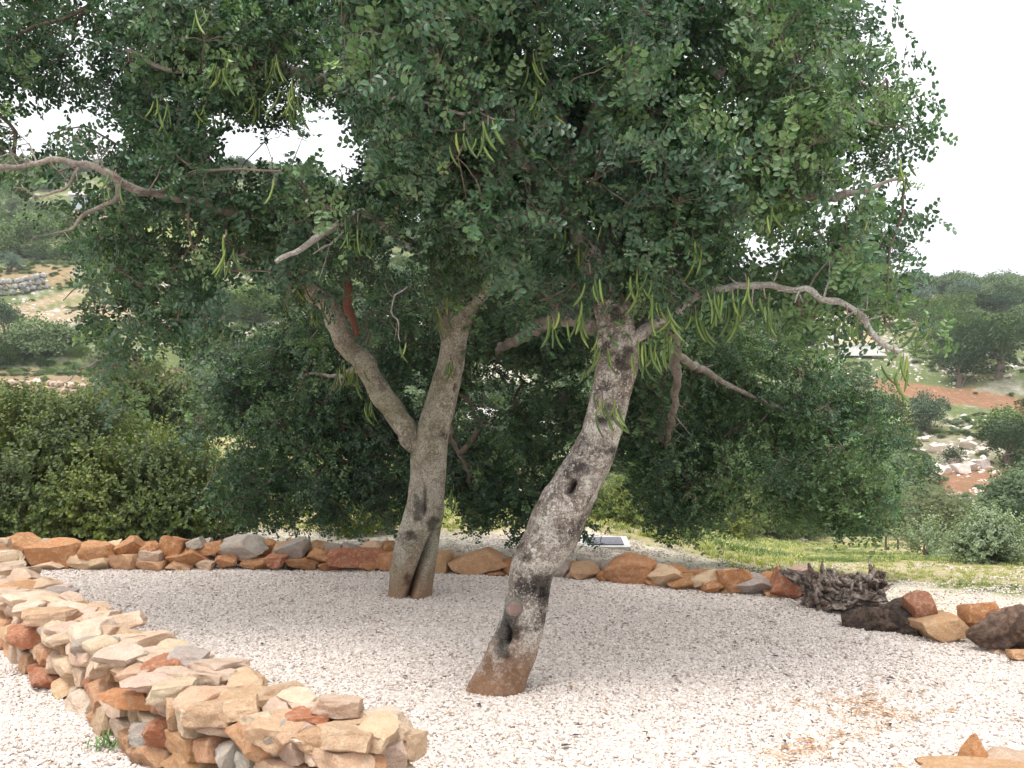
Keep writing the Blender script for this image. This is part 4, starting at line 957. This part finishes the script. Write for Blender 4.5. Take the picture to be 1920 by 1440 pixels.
for tr, px, py, d, n_, s in PC:
    if py < 600 and d < 6.5: d -= .16
    c = at(px, py, d); parent = treeF if tr == 'F' else treeR
    g = Geo(); g.tube([c+Vector((0, .03, .05)), c+Vector((0, .01, .02)), c], [.004, .0035, .003], 5); st_ = g.build('pod_cluster', [M['twig']], parent)
    for k in range(int(n_*(1 if tr == 'F' else 1.5))+1 if n_ > 2 else 2):
        o = bpy.data.objects.new('pod', PODS[random.randrange(8)]); COL.objects.link(o); o.parent = st_
        o.location = c+Vector((random.gauss(0, .028), random.gauss(0, .02)-.02, random.uniform(-.07, .03))); q = s*random.uniform(.5, 1.05)
        o.scale = (q, q, q); o.rotation_euler = (random.gauss(0, .14), random.gauss(0, .13), random.uniform(-.9, .9)+(3.14 if random.random() < .5 else 0))

# ------------------------------------------------------------------ bushes just beyond the edging, left
def bush(name, blobs, mat, label, n, tb, sprays=BSPR, s0=(.9, 1.5), cat='bush'):
    root = empty(name, (0, 0, 0), label=label, cat=cat); pos, rot, sc, tn = [], [], [], []; g = Geo()
    vol = [b[1]*b[2] for b in blobs]; base = None
    for (c, rx, rz, ry) in blobs:
        gz = float(terrain_z(c.x, c.y)); b0 = Vector((c.x, c.y, gz-.05))
        for k in range(5):
            e = c+Vector((random.gauss(0, .45)*rx, random.gauss(0, .45)*ry, random.uniform(-.3, .5)*rz))
            m = b0.lerp(e, .5)+Vector((random.gauss(0, .06), random.gauss(0, .06), 0)); g.tube([b0, m, e], [.022, .014, .005], 5, 0, False)
    for k in range(n):
        c, rx, rz, ry = random.choices(blobs, vol)[0]
        v = Vector((random.gauss(0, 1), random.gauss(0, 1), random.gauss(.15, 1))).normalized(); r = random.uniform(.45, 1)**.6
        r *= 1+.22*mn.noise(v*2.2+c)
        p = c+Vector((v.x*rx, v.y*ry, v.z*rz))*r
        if p.z < float(terrain_z(p.x, p.y)): continue
        if mn.noise(p*2.6) < -.33: continue
        qx, qy = proj(p)
        if ((qx-203)/34)**2+((qy-866)/30)**2 < 1 or ((qx-246)/20)**2+((qy-856)/15)**2 < 1: continue
        pos.append(p[:]); rot.append(dir_euler((v+Vector((0, 0, .5))+Vector((random.gauss(0, .3), random.gauss(0, .3), 0))).normalized())); sc.append(random.uniform(*s0))
        tn.append(min(1, max(0, tb+mn.noise(p*1.4)*.5+random.gauss(0, .1))))
    st_ = g.build('stems', [M['twig']], root)
    scatter('foliage', sprays, [mat, M['twig']], pos, rot, sc, tn, root)
bush('bush', [(at(60, 880, 11.2), .75, .52, .6), (at(-60, 880, 11.4), .7, .6, .6), (at(165, 905, 11.0), .55, .55, .5), (at(60, 960, 10.6), .8, .45, .5), (at(240, 960, 10.6), .6, .4, .45), (at(330, 960, 10.6), .45, .36, .4), (at(380, 985, 10.5), .25, .22, .3)],
     M['leaf_bush'], 'broad yellow-green bush filling the lower left behind the stone edging', 2600, .35)
bush('bush', [(at(110, 850, 14), .9, .48, .6), (at(-20, 838, 14), .9, .5, .6), (at(230, 890, 14), .7, .42, .6)], M['leaf_bush'], 'brighter green bush rising behind the broad yellow-green one at the left edge', 1500, .6)
bush('bush', [(at(258, 775, 22), .65, .55, .6), (at(320, 815, 22), .5, .42, .5), (at(270, 850, 22), .8, .5, .5)], M['leaf_bush'], 'rounded bluish-green bush above the left bushes, left of the hanging foliage', 900, .25, s0=(1.5, 2.4))
def low_bush(px, py, w, h, mat, label, n, tb, cat='shrub', name='shrub'):
    p = hit(px, py); d = p.y; rx = w/2/F*d; rz = h/2/F*d
    bush(name, [(p+Vector((0, 0, rz*.9)), rx, rz, rx), (p+Vector((rx*.3, 0, rz*.6)), rx*.7, rz*.7, rx*.7)], mat, label, n, tb, cat=cat, s0=(.5*d/10, .9*d/10))
low_bush(1848, 1056, 56, 62, M['leaf_silver'], 'pale silvery green shrub standing alone in the grass at the right', 420, .5)
low_bush(1735, 1046, 24, 34, M['leaf_silver'], 'tiny pale shrub in the grass left of the silvery one', 60, .6)
for px, w, h, tb, lb in ((1350, 70, 50, .55, 'light green weedy clump behind the path below the hanging right foliage'), (1420, 80, 60, .5, 'leafy light green clump right of the weedy one behind the path'), (1480, 60, 45, .45, 'smallest light green clump at the foot of the drooping right crown')):
    low_bush(px, 1005, w, h, M['leaf_bush'], lb, 260, tb, 'weeds', 'weed_clump')
low_bush(670, 1000, 100, 55, M['leaf_bush'], 'green weedy clump seen between the rear trunk and the left hanging foliage', 260, .6, 'weeds', 'weed_clump')
low_bush(1180, 985, 130, 60, M['leaf_bush'], 'yellow-green weeds behind the plaque', 300, .7, 'weeds', 'weed_clump')

# ------------------------------------------------------------------ hillside scrub and trees
def far_bush(seed, n=2600, leaf=.055):
    r = np.random.default_rng(seed); V, Fs, LC = [], [], []
    L = [(Vector((r.uniform(-.55, .55), r.uniform(-.55, .55), r.uniform(.25, .95))), r.uniform(.35, .6)) for _ in range(7)]
    for k in range(n):
        c, rad_ = L[r.integers(0, 7)]
        v = Vector(r.normal(size=3)).normalized(); v.z = abs(v.z)*.9-.25 if r.random() < .6 else v.z
        p = c+v*rad_*(r.uniform(.55, 1)**.5)*(1+.25*mn.noise(v*2.5+c))
        if p.z < 0: continue
        a = Vector(r.normal(size=3)).normalized(); b_ = a.orthogonal().normalized(); s = leaf*r.uniform(.5, 1.1); b = len(V)
        V += [p-a*s, p-b_*s*.6, p+a*s, p+b_*s*.6]; Fs.append((b, b+1, b+2, b+3)); LC += [r.random()]*4
    return V, Fs, [0]*len(Fs), LC
FB = [far_bush(200+s) for s in range(6)]
FBM = []
for v, f, mi, lc in FB:
    me = bpy.data.meshes.new('foliage'); me.from_pydata([tuple(x) for x in v], [], f); a = me.attributes.new('lc', 'FLOAT', 'POINT'); a.data.foreach_set('value', np.array(lc, dtype=np.float32)); FBM.append(me)
def hue_leaf(name, d, m_, l_):
    mm = leaf_mat(name, d, m_, l_, rough=.7, trans=.12, back=1.1); return mm
FM = {'dark': hue_leaf('far_dark', (.04, .07, .035), (.075, .115, .05), (.13, .17, .07)), 'olive': hue_leaf('far_olive', (.07, .085, .03), (.13, .15, .05), (.22, .23, .08)),
      'blue': hue_leaf('far_blue', (.05, .09, .06), (.10, .15, .09), (.19, .24, .14)), 'bright': hue_leaf('far_bright', (.07, .12, .03), (.14, .22, .055), (.26, .33, .09))}
def far_tree(px, py, w, h, kind, label, cat='tree', trunk_h=.0, group=None):
    p = hit(px, py, 16); d = p.y; W = w/F*d/2; Hh = h/F*d
    root = empty('hillside_tree' if cat == 'tree' else 'hillside_bush', p, label=label, cat=cat, group=group)
    o = bpy.data.objects.new('crown', random.choice(FBM)); COL.objects.link(o); o.parent = root
    o.location = (0, 0, Hh*trunk_h); o.scale = (W, W, Hh*(1-trunk_h)/1.35); o.rotation_euler = (0, 0, random.random()*6.28)
    if not o.data.materials: o.data.materials.append(None)
    o.material_slots[0].link = 'OBJECT'; o.material_slots[0].material = FM[kind]
    g = Geo(); t = Hh*.5
    for k in range(3): g.tube([(0, 0, -.4), (random.gauss(0, .1)*W, 0, t*.5), (random.gauss(0, .3)*W, random.gauss(0, .2)*W, t)], [.07*W, .05*W, .02*W], 6)
    g.build('trunk', [M['twig']], root)
FT = [(1740, 812, 92, 80, 'dark', 'round dark green bush directly below the red earth track on the right', 'bush', 0), (1672, 830, 95, 110, 'olive', 'tall olive bush beside the drooping crown, left of the round dark bush', 'bush', 0),
 (1893, 880, 120, 100, 'dark', 'large dark bush at the right edge above the red field', 'bush', 0), (1868, 712, 165, 130, 'dark', 'biggest spreading tree on the right hillside above the red earth track', 'tree', .1),
 (1797, 728, 104, 80, 'dark', 'low tree with a visible stem standing on the red earth track', 'tree', .15), (1808, 575, 80, 56, 'blue', 'round tree on the right skyline', 'tree', .1), (1885, 592, 92, 52, 'blue', 'wide skyline tree at the right edge', 'tree', .1),
 (1715, 592, 90, 66, 'blue', 'skyline tree left of the round one, partly behind the crown', 'tree', .1), (1760, 1018, 190, 120, 'olive', 'wide olive brown thicket behind the wire fence', 'bush', 0), (1700, 1012, 90, 90, 'olive', 'olive bush left of the thicket behind the wire fence', 'bush', 0),
 (1895, 960, 90, 56, 'blue', 'grey-green bush in front of the red field at the right edge', 'bush', 0), (1900, 1015, 70, 80, 'blue', 'pale grey-green bush behind the wire fence at the right edge', 'bush', 0), (1790, 870, 60, 36, 'dark', 'small dark bush among the pale boulders', 'bush', 0),
 (1505, 650, 70, 56, 'dark', 'dark tree left of the white farm building', 'tree', .1), (1545, 560, 90, 70, 'bright', 'bright tree on the slope above the white farm building', 'tree', .1), (1850, 640, 90, 50, 'bright', 'bright green tree high on the right slope', 'tree', .1),
 (370, 645, 150, 145, 'blue', 'large bluish tree on the left hillside behind the branches', 'tree', .08), (60, 480, 130, 105, 'bright', 'bright green tree at the left edge below the long bare branch', 'tree', .1), (12, 640, 76, 80, 'dark', 'dark tree at the left edge beside the dirt track', 'tree', .1),
 (290, 400, 120, 60, 'dark', 'dark tree right of the grey shed', 'tree', .1), (480, 600, 120, 70, 'bright', 'yellow-green tree seen under the left crown', 'tree', .05), (130, 650, 90, 40, 'olive', 'low olive bush between the dirt track and the stone terrace', 'bush', 0),
 (190, 700, 90, 50, 'olive', 'low olive bush at the end of the stone terrace', 'bush', 0), (20, 510, 60, 40, 'blue', 'small bluish tree above the dirt track on the left', 'tree', .1), (230, 470, 100, 36, 'dark', 'dark low bush on the bright meadow below the shed', 'bush', 0)]
for a in FT: far_tree(*a[:7], trunk_h=a[7])
# the rest of the maquis, one mass
pos, rot, sc, tn = [], [], [], []
def keep(px, py, y):
    for (x0, x1, y0, y1) in [(1620, 1930, 690, 790), (1755, 1930, 875, 935), (1730, 1870, 790, 885), (-50, 250, 540, 640), (100, 270, 345, 412), (1520, 1700, 580, 680), (170, 560, 415, 460), (-60, 140, 490, 540), (-60, 330, 695, 770), (1660, 1930, 1005, 1030)]:
        if x0 < px < x1 and y0 < py < y1: return False
    return True
for k in range(9000):
    y = random.uniform(48, 215); x = random.uniform(-.62, .62)*y; z = float(terrain_z(x, y)); px_, py_ = 960+F*x/y, 720-(z-CAMZ)*F/y
    if fbm(np.array(x/11), np.array(y/11), 55) < .46 or random.random() < .3: continue
    if not keep(px_, py_, y) or not keep(px_, py_-12, y): continue
    s = random.uniform(.6, 1.9)*(1+y/260); pos.append((x, y, z-.15)); rot.append((0, 0, random.random()*6.28)); sc.append((s*1.15, s*1.15, s*random.uniform(.7, 1.1))); tn.append(min(1, max(0, .4+random.gauss(0, .22))))
    if len(pos) > 1500: break
for k in range(17000):
    y = random.uniform(46, 150)**1.0; x = random.uniform(-.56, .56)*y; z = float(terrain_z(x, y)); px_, py_ = 960+F*x/y, 720-(z-CAMZ)*F/y
    if any(x0 < px_ < x1 and y0 < py_ < y1 for x0, x1, y0, y1 in [(1620, 1930, 700, 785), (1755, 1930, 880, 930), (-50, 170, 545, 630), (1540, 1700, 580, 680), (-60, 330, 705, 760), (1740, 1860, 825, 885)]) and random.random() < .93: continue
    if fbm(np.array(x/4), np.array(y/4), 77) < .41: continue
    s = random.uniform(.14, .45); pos.append((x, y, z-.05)); rot.append((0, 0, random.random()*6.28)); sc.append((s*1.2, s*1.2, s*.7)); tn.append(min(1, max(0, .6+random.gauss(0, .25))))
scatter('hillside_scrub', FB, [M['leaf_far']], pos, rot, sc, tn, label='mass of green scrub covering the far hillsides', cat='scrub')

# rubble lying on the far slopes
RB = []
for k in range(5):
    r_ = np.random.default_rng(300+k); v = IV*np.array([1, .9, .65])*(1+(r_.random((len(IV), 1))-.5)*.5); RB.append((list(v), list(IF), [0]*len(IF), [r_.random()]*len(v)))
pos, rot, sc, tn = [], [], [], []
for k in range(14000):
    y = random.uniform(44, 120); x = random.uniform(-.56, .56)*y; z = float(terrain_z(x, y)); px_, py_ = 960+F*x/y, 720-(z-CAMZ)*F/y
    near = 1720 < px_ < 1880 and 780 < py_ < 890
    if not near and fbm(np.array(x/5), np.array(y/5), 91) < .6: continue
    if near and random.random() < .3: continue
    s = random.uniform(.05, .2)*(1.5 if near else 1); pos.append((x, y, z)); rot.append((0, 0, random.random()*6.28)); sc.append((s*1.3, s, s)); tn.append(random.random()*.7)
scatter('rubble', RB, [M['gravel']], pos, rot, sc, tn, label='pale limestone rubble strewn over the far slopes', cat='rubble')

# rocks of the far slope
BL = ['pale boulder at the left end of the outcrop above the red field', 'pale boulder second from the left in the upper row of the outcrop', 'largest pale boulder in the lower row just above the red field',
      'pale boulder right of the largest one above the red field', 'small pale boulder left of the largest one, just above it', 'pale boulder at the right end of the lower row above the red field', 'largest pale boulder in the upper row of the outcrop',
      'pale boulder at the left end of the lower row above the red field', 'pale boulder at the right end of the upper row of the outcrop', 'tiny pale boulder left of the red field', 'tiny white boulder above the red earth track at the right edge', 'tiny pale boulder topmost in the outcrop below the round bush']
for i, (px, py, w, h) in enumerate([(1755, 838, 26, 18), (1778, 846, 22, 16), (1800, 876, 34, 22), (1822, 872, 26, 20), (1788, 862, 24, 16), (1840, 866, 24, 18), (1815, 830, 34, 20), (1765, 880, 30, 18), (1843, 843, 26, 16), (1720, 884, 14, 9), (1890, 704, 14, 9), (1735, 822, 16, 10)]):
    p = hit(px, py+h/2, 40); d = p.y; o = stone('boulder', (p.x, p.y, p.z+h/F*d*.35), (w/F*d, w/F*d, h/F*d), (.66, .60, .53), None, (0, 0, i), lo=True)
    tag(o, BL[i], 'boulder', 'pale boulders on the right slope')
for px, py, w, h, lb in ((203, 885, 34, 34, 'white boulder glimpsed through the left bushes'), (243, 866, 22, 20, 'smaller white boulder right of the one in the left bushes'), (905, 775, 60, 40, 'white boulder seen through the gap between the two trunks')):
    d = 16.0; p = at(px, py, d); h *= (3 if px < 500 else 1); o = stone('boulder', (p.x, p.y, p.z), (w/F*d, .5, h/F*d), (.8, .78, .74), None, (0, 0, 1)); o.location.z = p.z-h/F*d*.2; tag(o, lb, 'boulder')
def terrace(pts, hh, label, col):
    Vs, Fs = [], []; g = []
    for i in range(len(pts)-1):
        a, b = hit(*pts[i], 40), hit(*pts[i+1], 40); n_ = int((b-a).length/.45)+1
        for k in range(n_):
            p = a.lerp(b, k/n_)
            for c_ in range(3):
                r_ = random.Random(k*7+c_+i); v = RVlo*np.array([.3*r_.uniform(.7, 1.3), .3, hh/5])*(1+.25*(np.random.default_rng(k+c_).random((len(RVlo), 1))-.5))
                v = v+np.array([p.x+r_.uniform(-.2, .2), p.y+r_.uniform(-.2, .2), float(terrain_z(p.x, p.y))+hh*(c_+.5)/3]); b0 = len(Vs); Vs += list(v); Fs += [tuple(b0+j for j in q_) for q_ in RFlo]
    o = mesh_obj('terrace_wall', Vs, Fs, [plain('terrace_stone', col, .9, .35, 3)]); tag(o, label, 'stone wall')
RVlo, RFlo = ico(1)
terrace([(-30, 558), (40, 552), (90, 540)], 1.5, 'grey dry-stone terrace wall at the left edge above the dirt track', (.30, .29, .28))
terrace([(-30, 678), (60, 672), (130, 660)], 1.2, 'long grey-brown terrace wall at the left edge below the dirt track', (.36, .31, .27))
terrace([(-30, 745), (100, 748), (200, 756), (330, 770)], 1.0, 'low rubble terrace wall above the left bushes', (.40, .30, .23))

# ------------------------------------------------------------------ buildings and fence
bp_ = hit(1590, 655, 60); d = bp_.y; u = d/F
def bx(name, x0, x1, y0, y1, dep, mat, parent, dy=0):
    g = Geo(); g.box((((x0+x1)/2-1590)*u, dep/2+dy, (655-(y0+y1)/2)*u), ((x1-x0)*u, dep, (y1-y0)*u)); return g.build(name, [mat], parent)
wb = empty('farm_building', bp_, label='white walled farm building on the right hillside, seen past the drooping branch', cat='building')
bx('wall', 1541, 1563, 596, 660, 4, M['white'], wb); bx('wall', 1571, 1601, 596, 640, 4, M['white'], wb, .1); bx('wall', 1601, 1640, 599, 640, 4, M['render'], wb, .2)
bx('doorway', 1563, 1571, 600, 640, 3.4, M['dark'], wb, .5); bx('door', 1611, 1619, 610, 640, .1, M['dark'], wb, .08); bx('window', 1625, 1633, 612, 624, .1, M['dark'], wb, .08)
bx('roof', 1539, 1644, 593, 596.4, 5, M['white'], wb, -.2); bx('terrace_step', 1563.5, 1640, 640, 648, 5.4, M['render'], wb, -1.5)
rw = empty('retaining_wall', bp_, label='low white retaining wall in front of the farm building', cat='wall'); bx('wall_panel', 1560, 1642, 648.5, 668, .6, M['white'], rw, -2.4)
bx('coping', 1559, 1643, 646.8, 648.3, .8, M['white'], rw, -2.5)
bp_ = hit(185, 398, 60); d = bp_.y; u = d/F
def bx2(name, x0, x1, y0, y1, dep, mat, parent, dy=0):
    g = Geo(); g.box((((x0+x1)/2-185)*u, dep/2+dy, (398-(y0+y1)/2)*u), ((x1-x0)*u, dep, (y1-y0)*u)); return g.build(name, [mat], parent)
sh = empty('shed', bp_, label='grey metal shed with a pale roof on the upper left hillside', cat='shed')
bx2('wall', 133, 212, 366, 400, 4, M['shed'], sh); bx2('roof', 130, 214, 360, 365.8, 4.8, M['white'], sh, -.4); bx2('panel', 168, 186, 372, 392, .1, M['white'], sh, -.1)
bx2('window', 172, 177, 374, 380, .1, M['dark'], sh, -.22); bx2('door', 207, 211, 380, 400, .1, M['dark'], sh, -.1); bx2('annex', 212.5, 240, 372, 400, 3, M['shed'], sh, .3)
fn = empty('wire_fence', (0, 0, 0), label='low wire fence with thin dark posts beyond the grass on the right', cat='fence'); prev = None; wr = Geo()
for px in range(1660, 1960, 24):
    p = hit(px, 1031, 14); h_ = 30/F*p.y; g = Geo(); g.tube([p-Vector((0, 0, .2)), p+Vector((random.uniform(-.03, .03), 0, h_))], [.03, .025], 6); g.build('post', [M['iron']], fn)
    if prev is not None:
        for f_ in (.35, .65, .95): wr.tube([prev+Vector((0, 0, h_*f_)), (prev+p)/2+Vector((0, 0, h_*f_-.02)), p+Vector((0, 0, h_*f_))], [.006]*3, 3)
    prev = p
wr.build('wire', [M['iron']], fn)

# ------------------------------------------------------------------ air
HAZE = 0.0005
if HAZE:
    g = Geo(); g.box((0, 0, 0), (1, 1, 1)); hz = g.build('haze', [])
    hz.location = (0, 0, 25); hz.scale = (1100, 1100, 76)
    m = bpy.data.materials.new('haze_air'); m.use_nodes = True; n, l = m.node_tree.nodes, m.node_tree.links
    n.remove(n['Principled BSDF']); pv = n.new('ShaderNodeVolumePrincipled'); pv.inputs['Color'].default_value = (.93, .96, 1, 1); pv.inputs['Density'].default_value = HAZE
    pv.inputs['Anisotropy'].default_value = .2
    l.new(pv.outputs[0], n['Material Output'].inputs['Volume']); hz.data.materials.append(m); tag(hz, 'thin pale haze in the air over the valley', 'haze', kind='stuff')
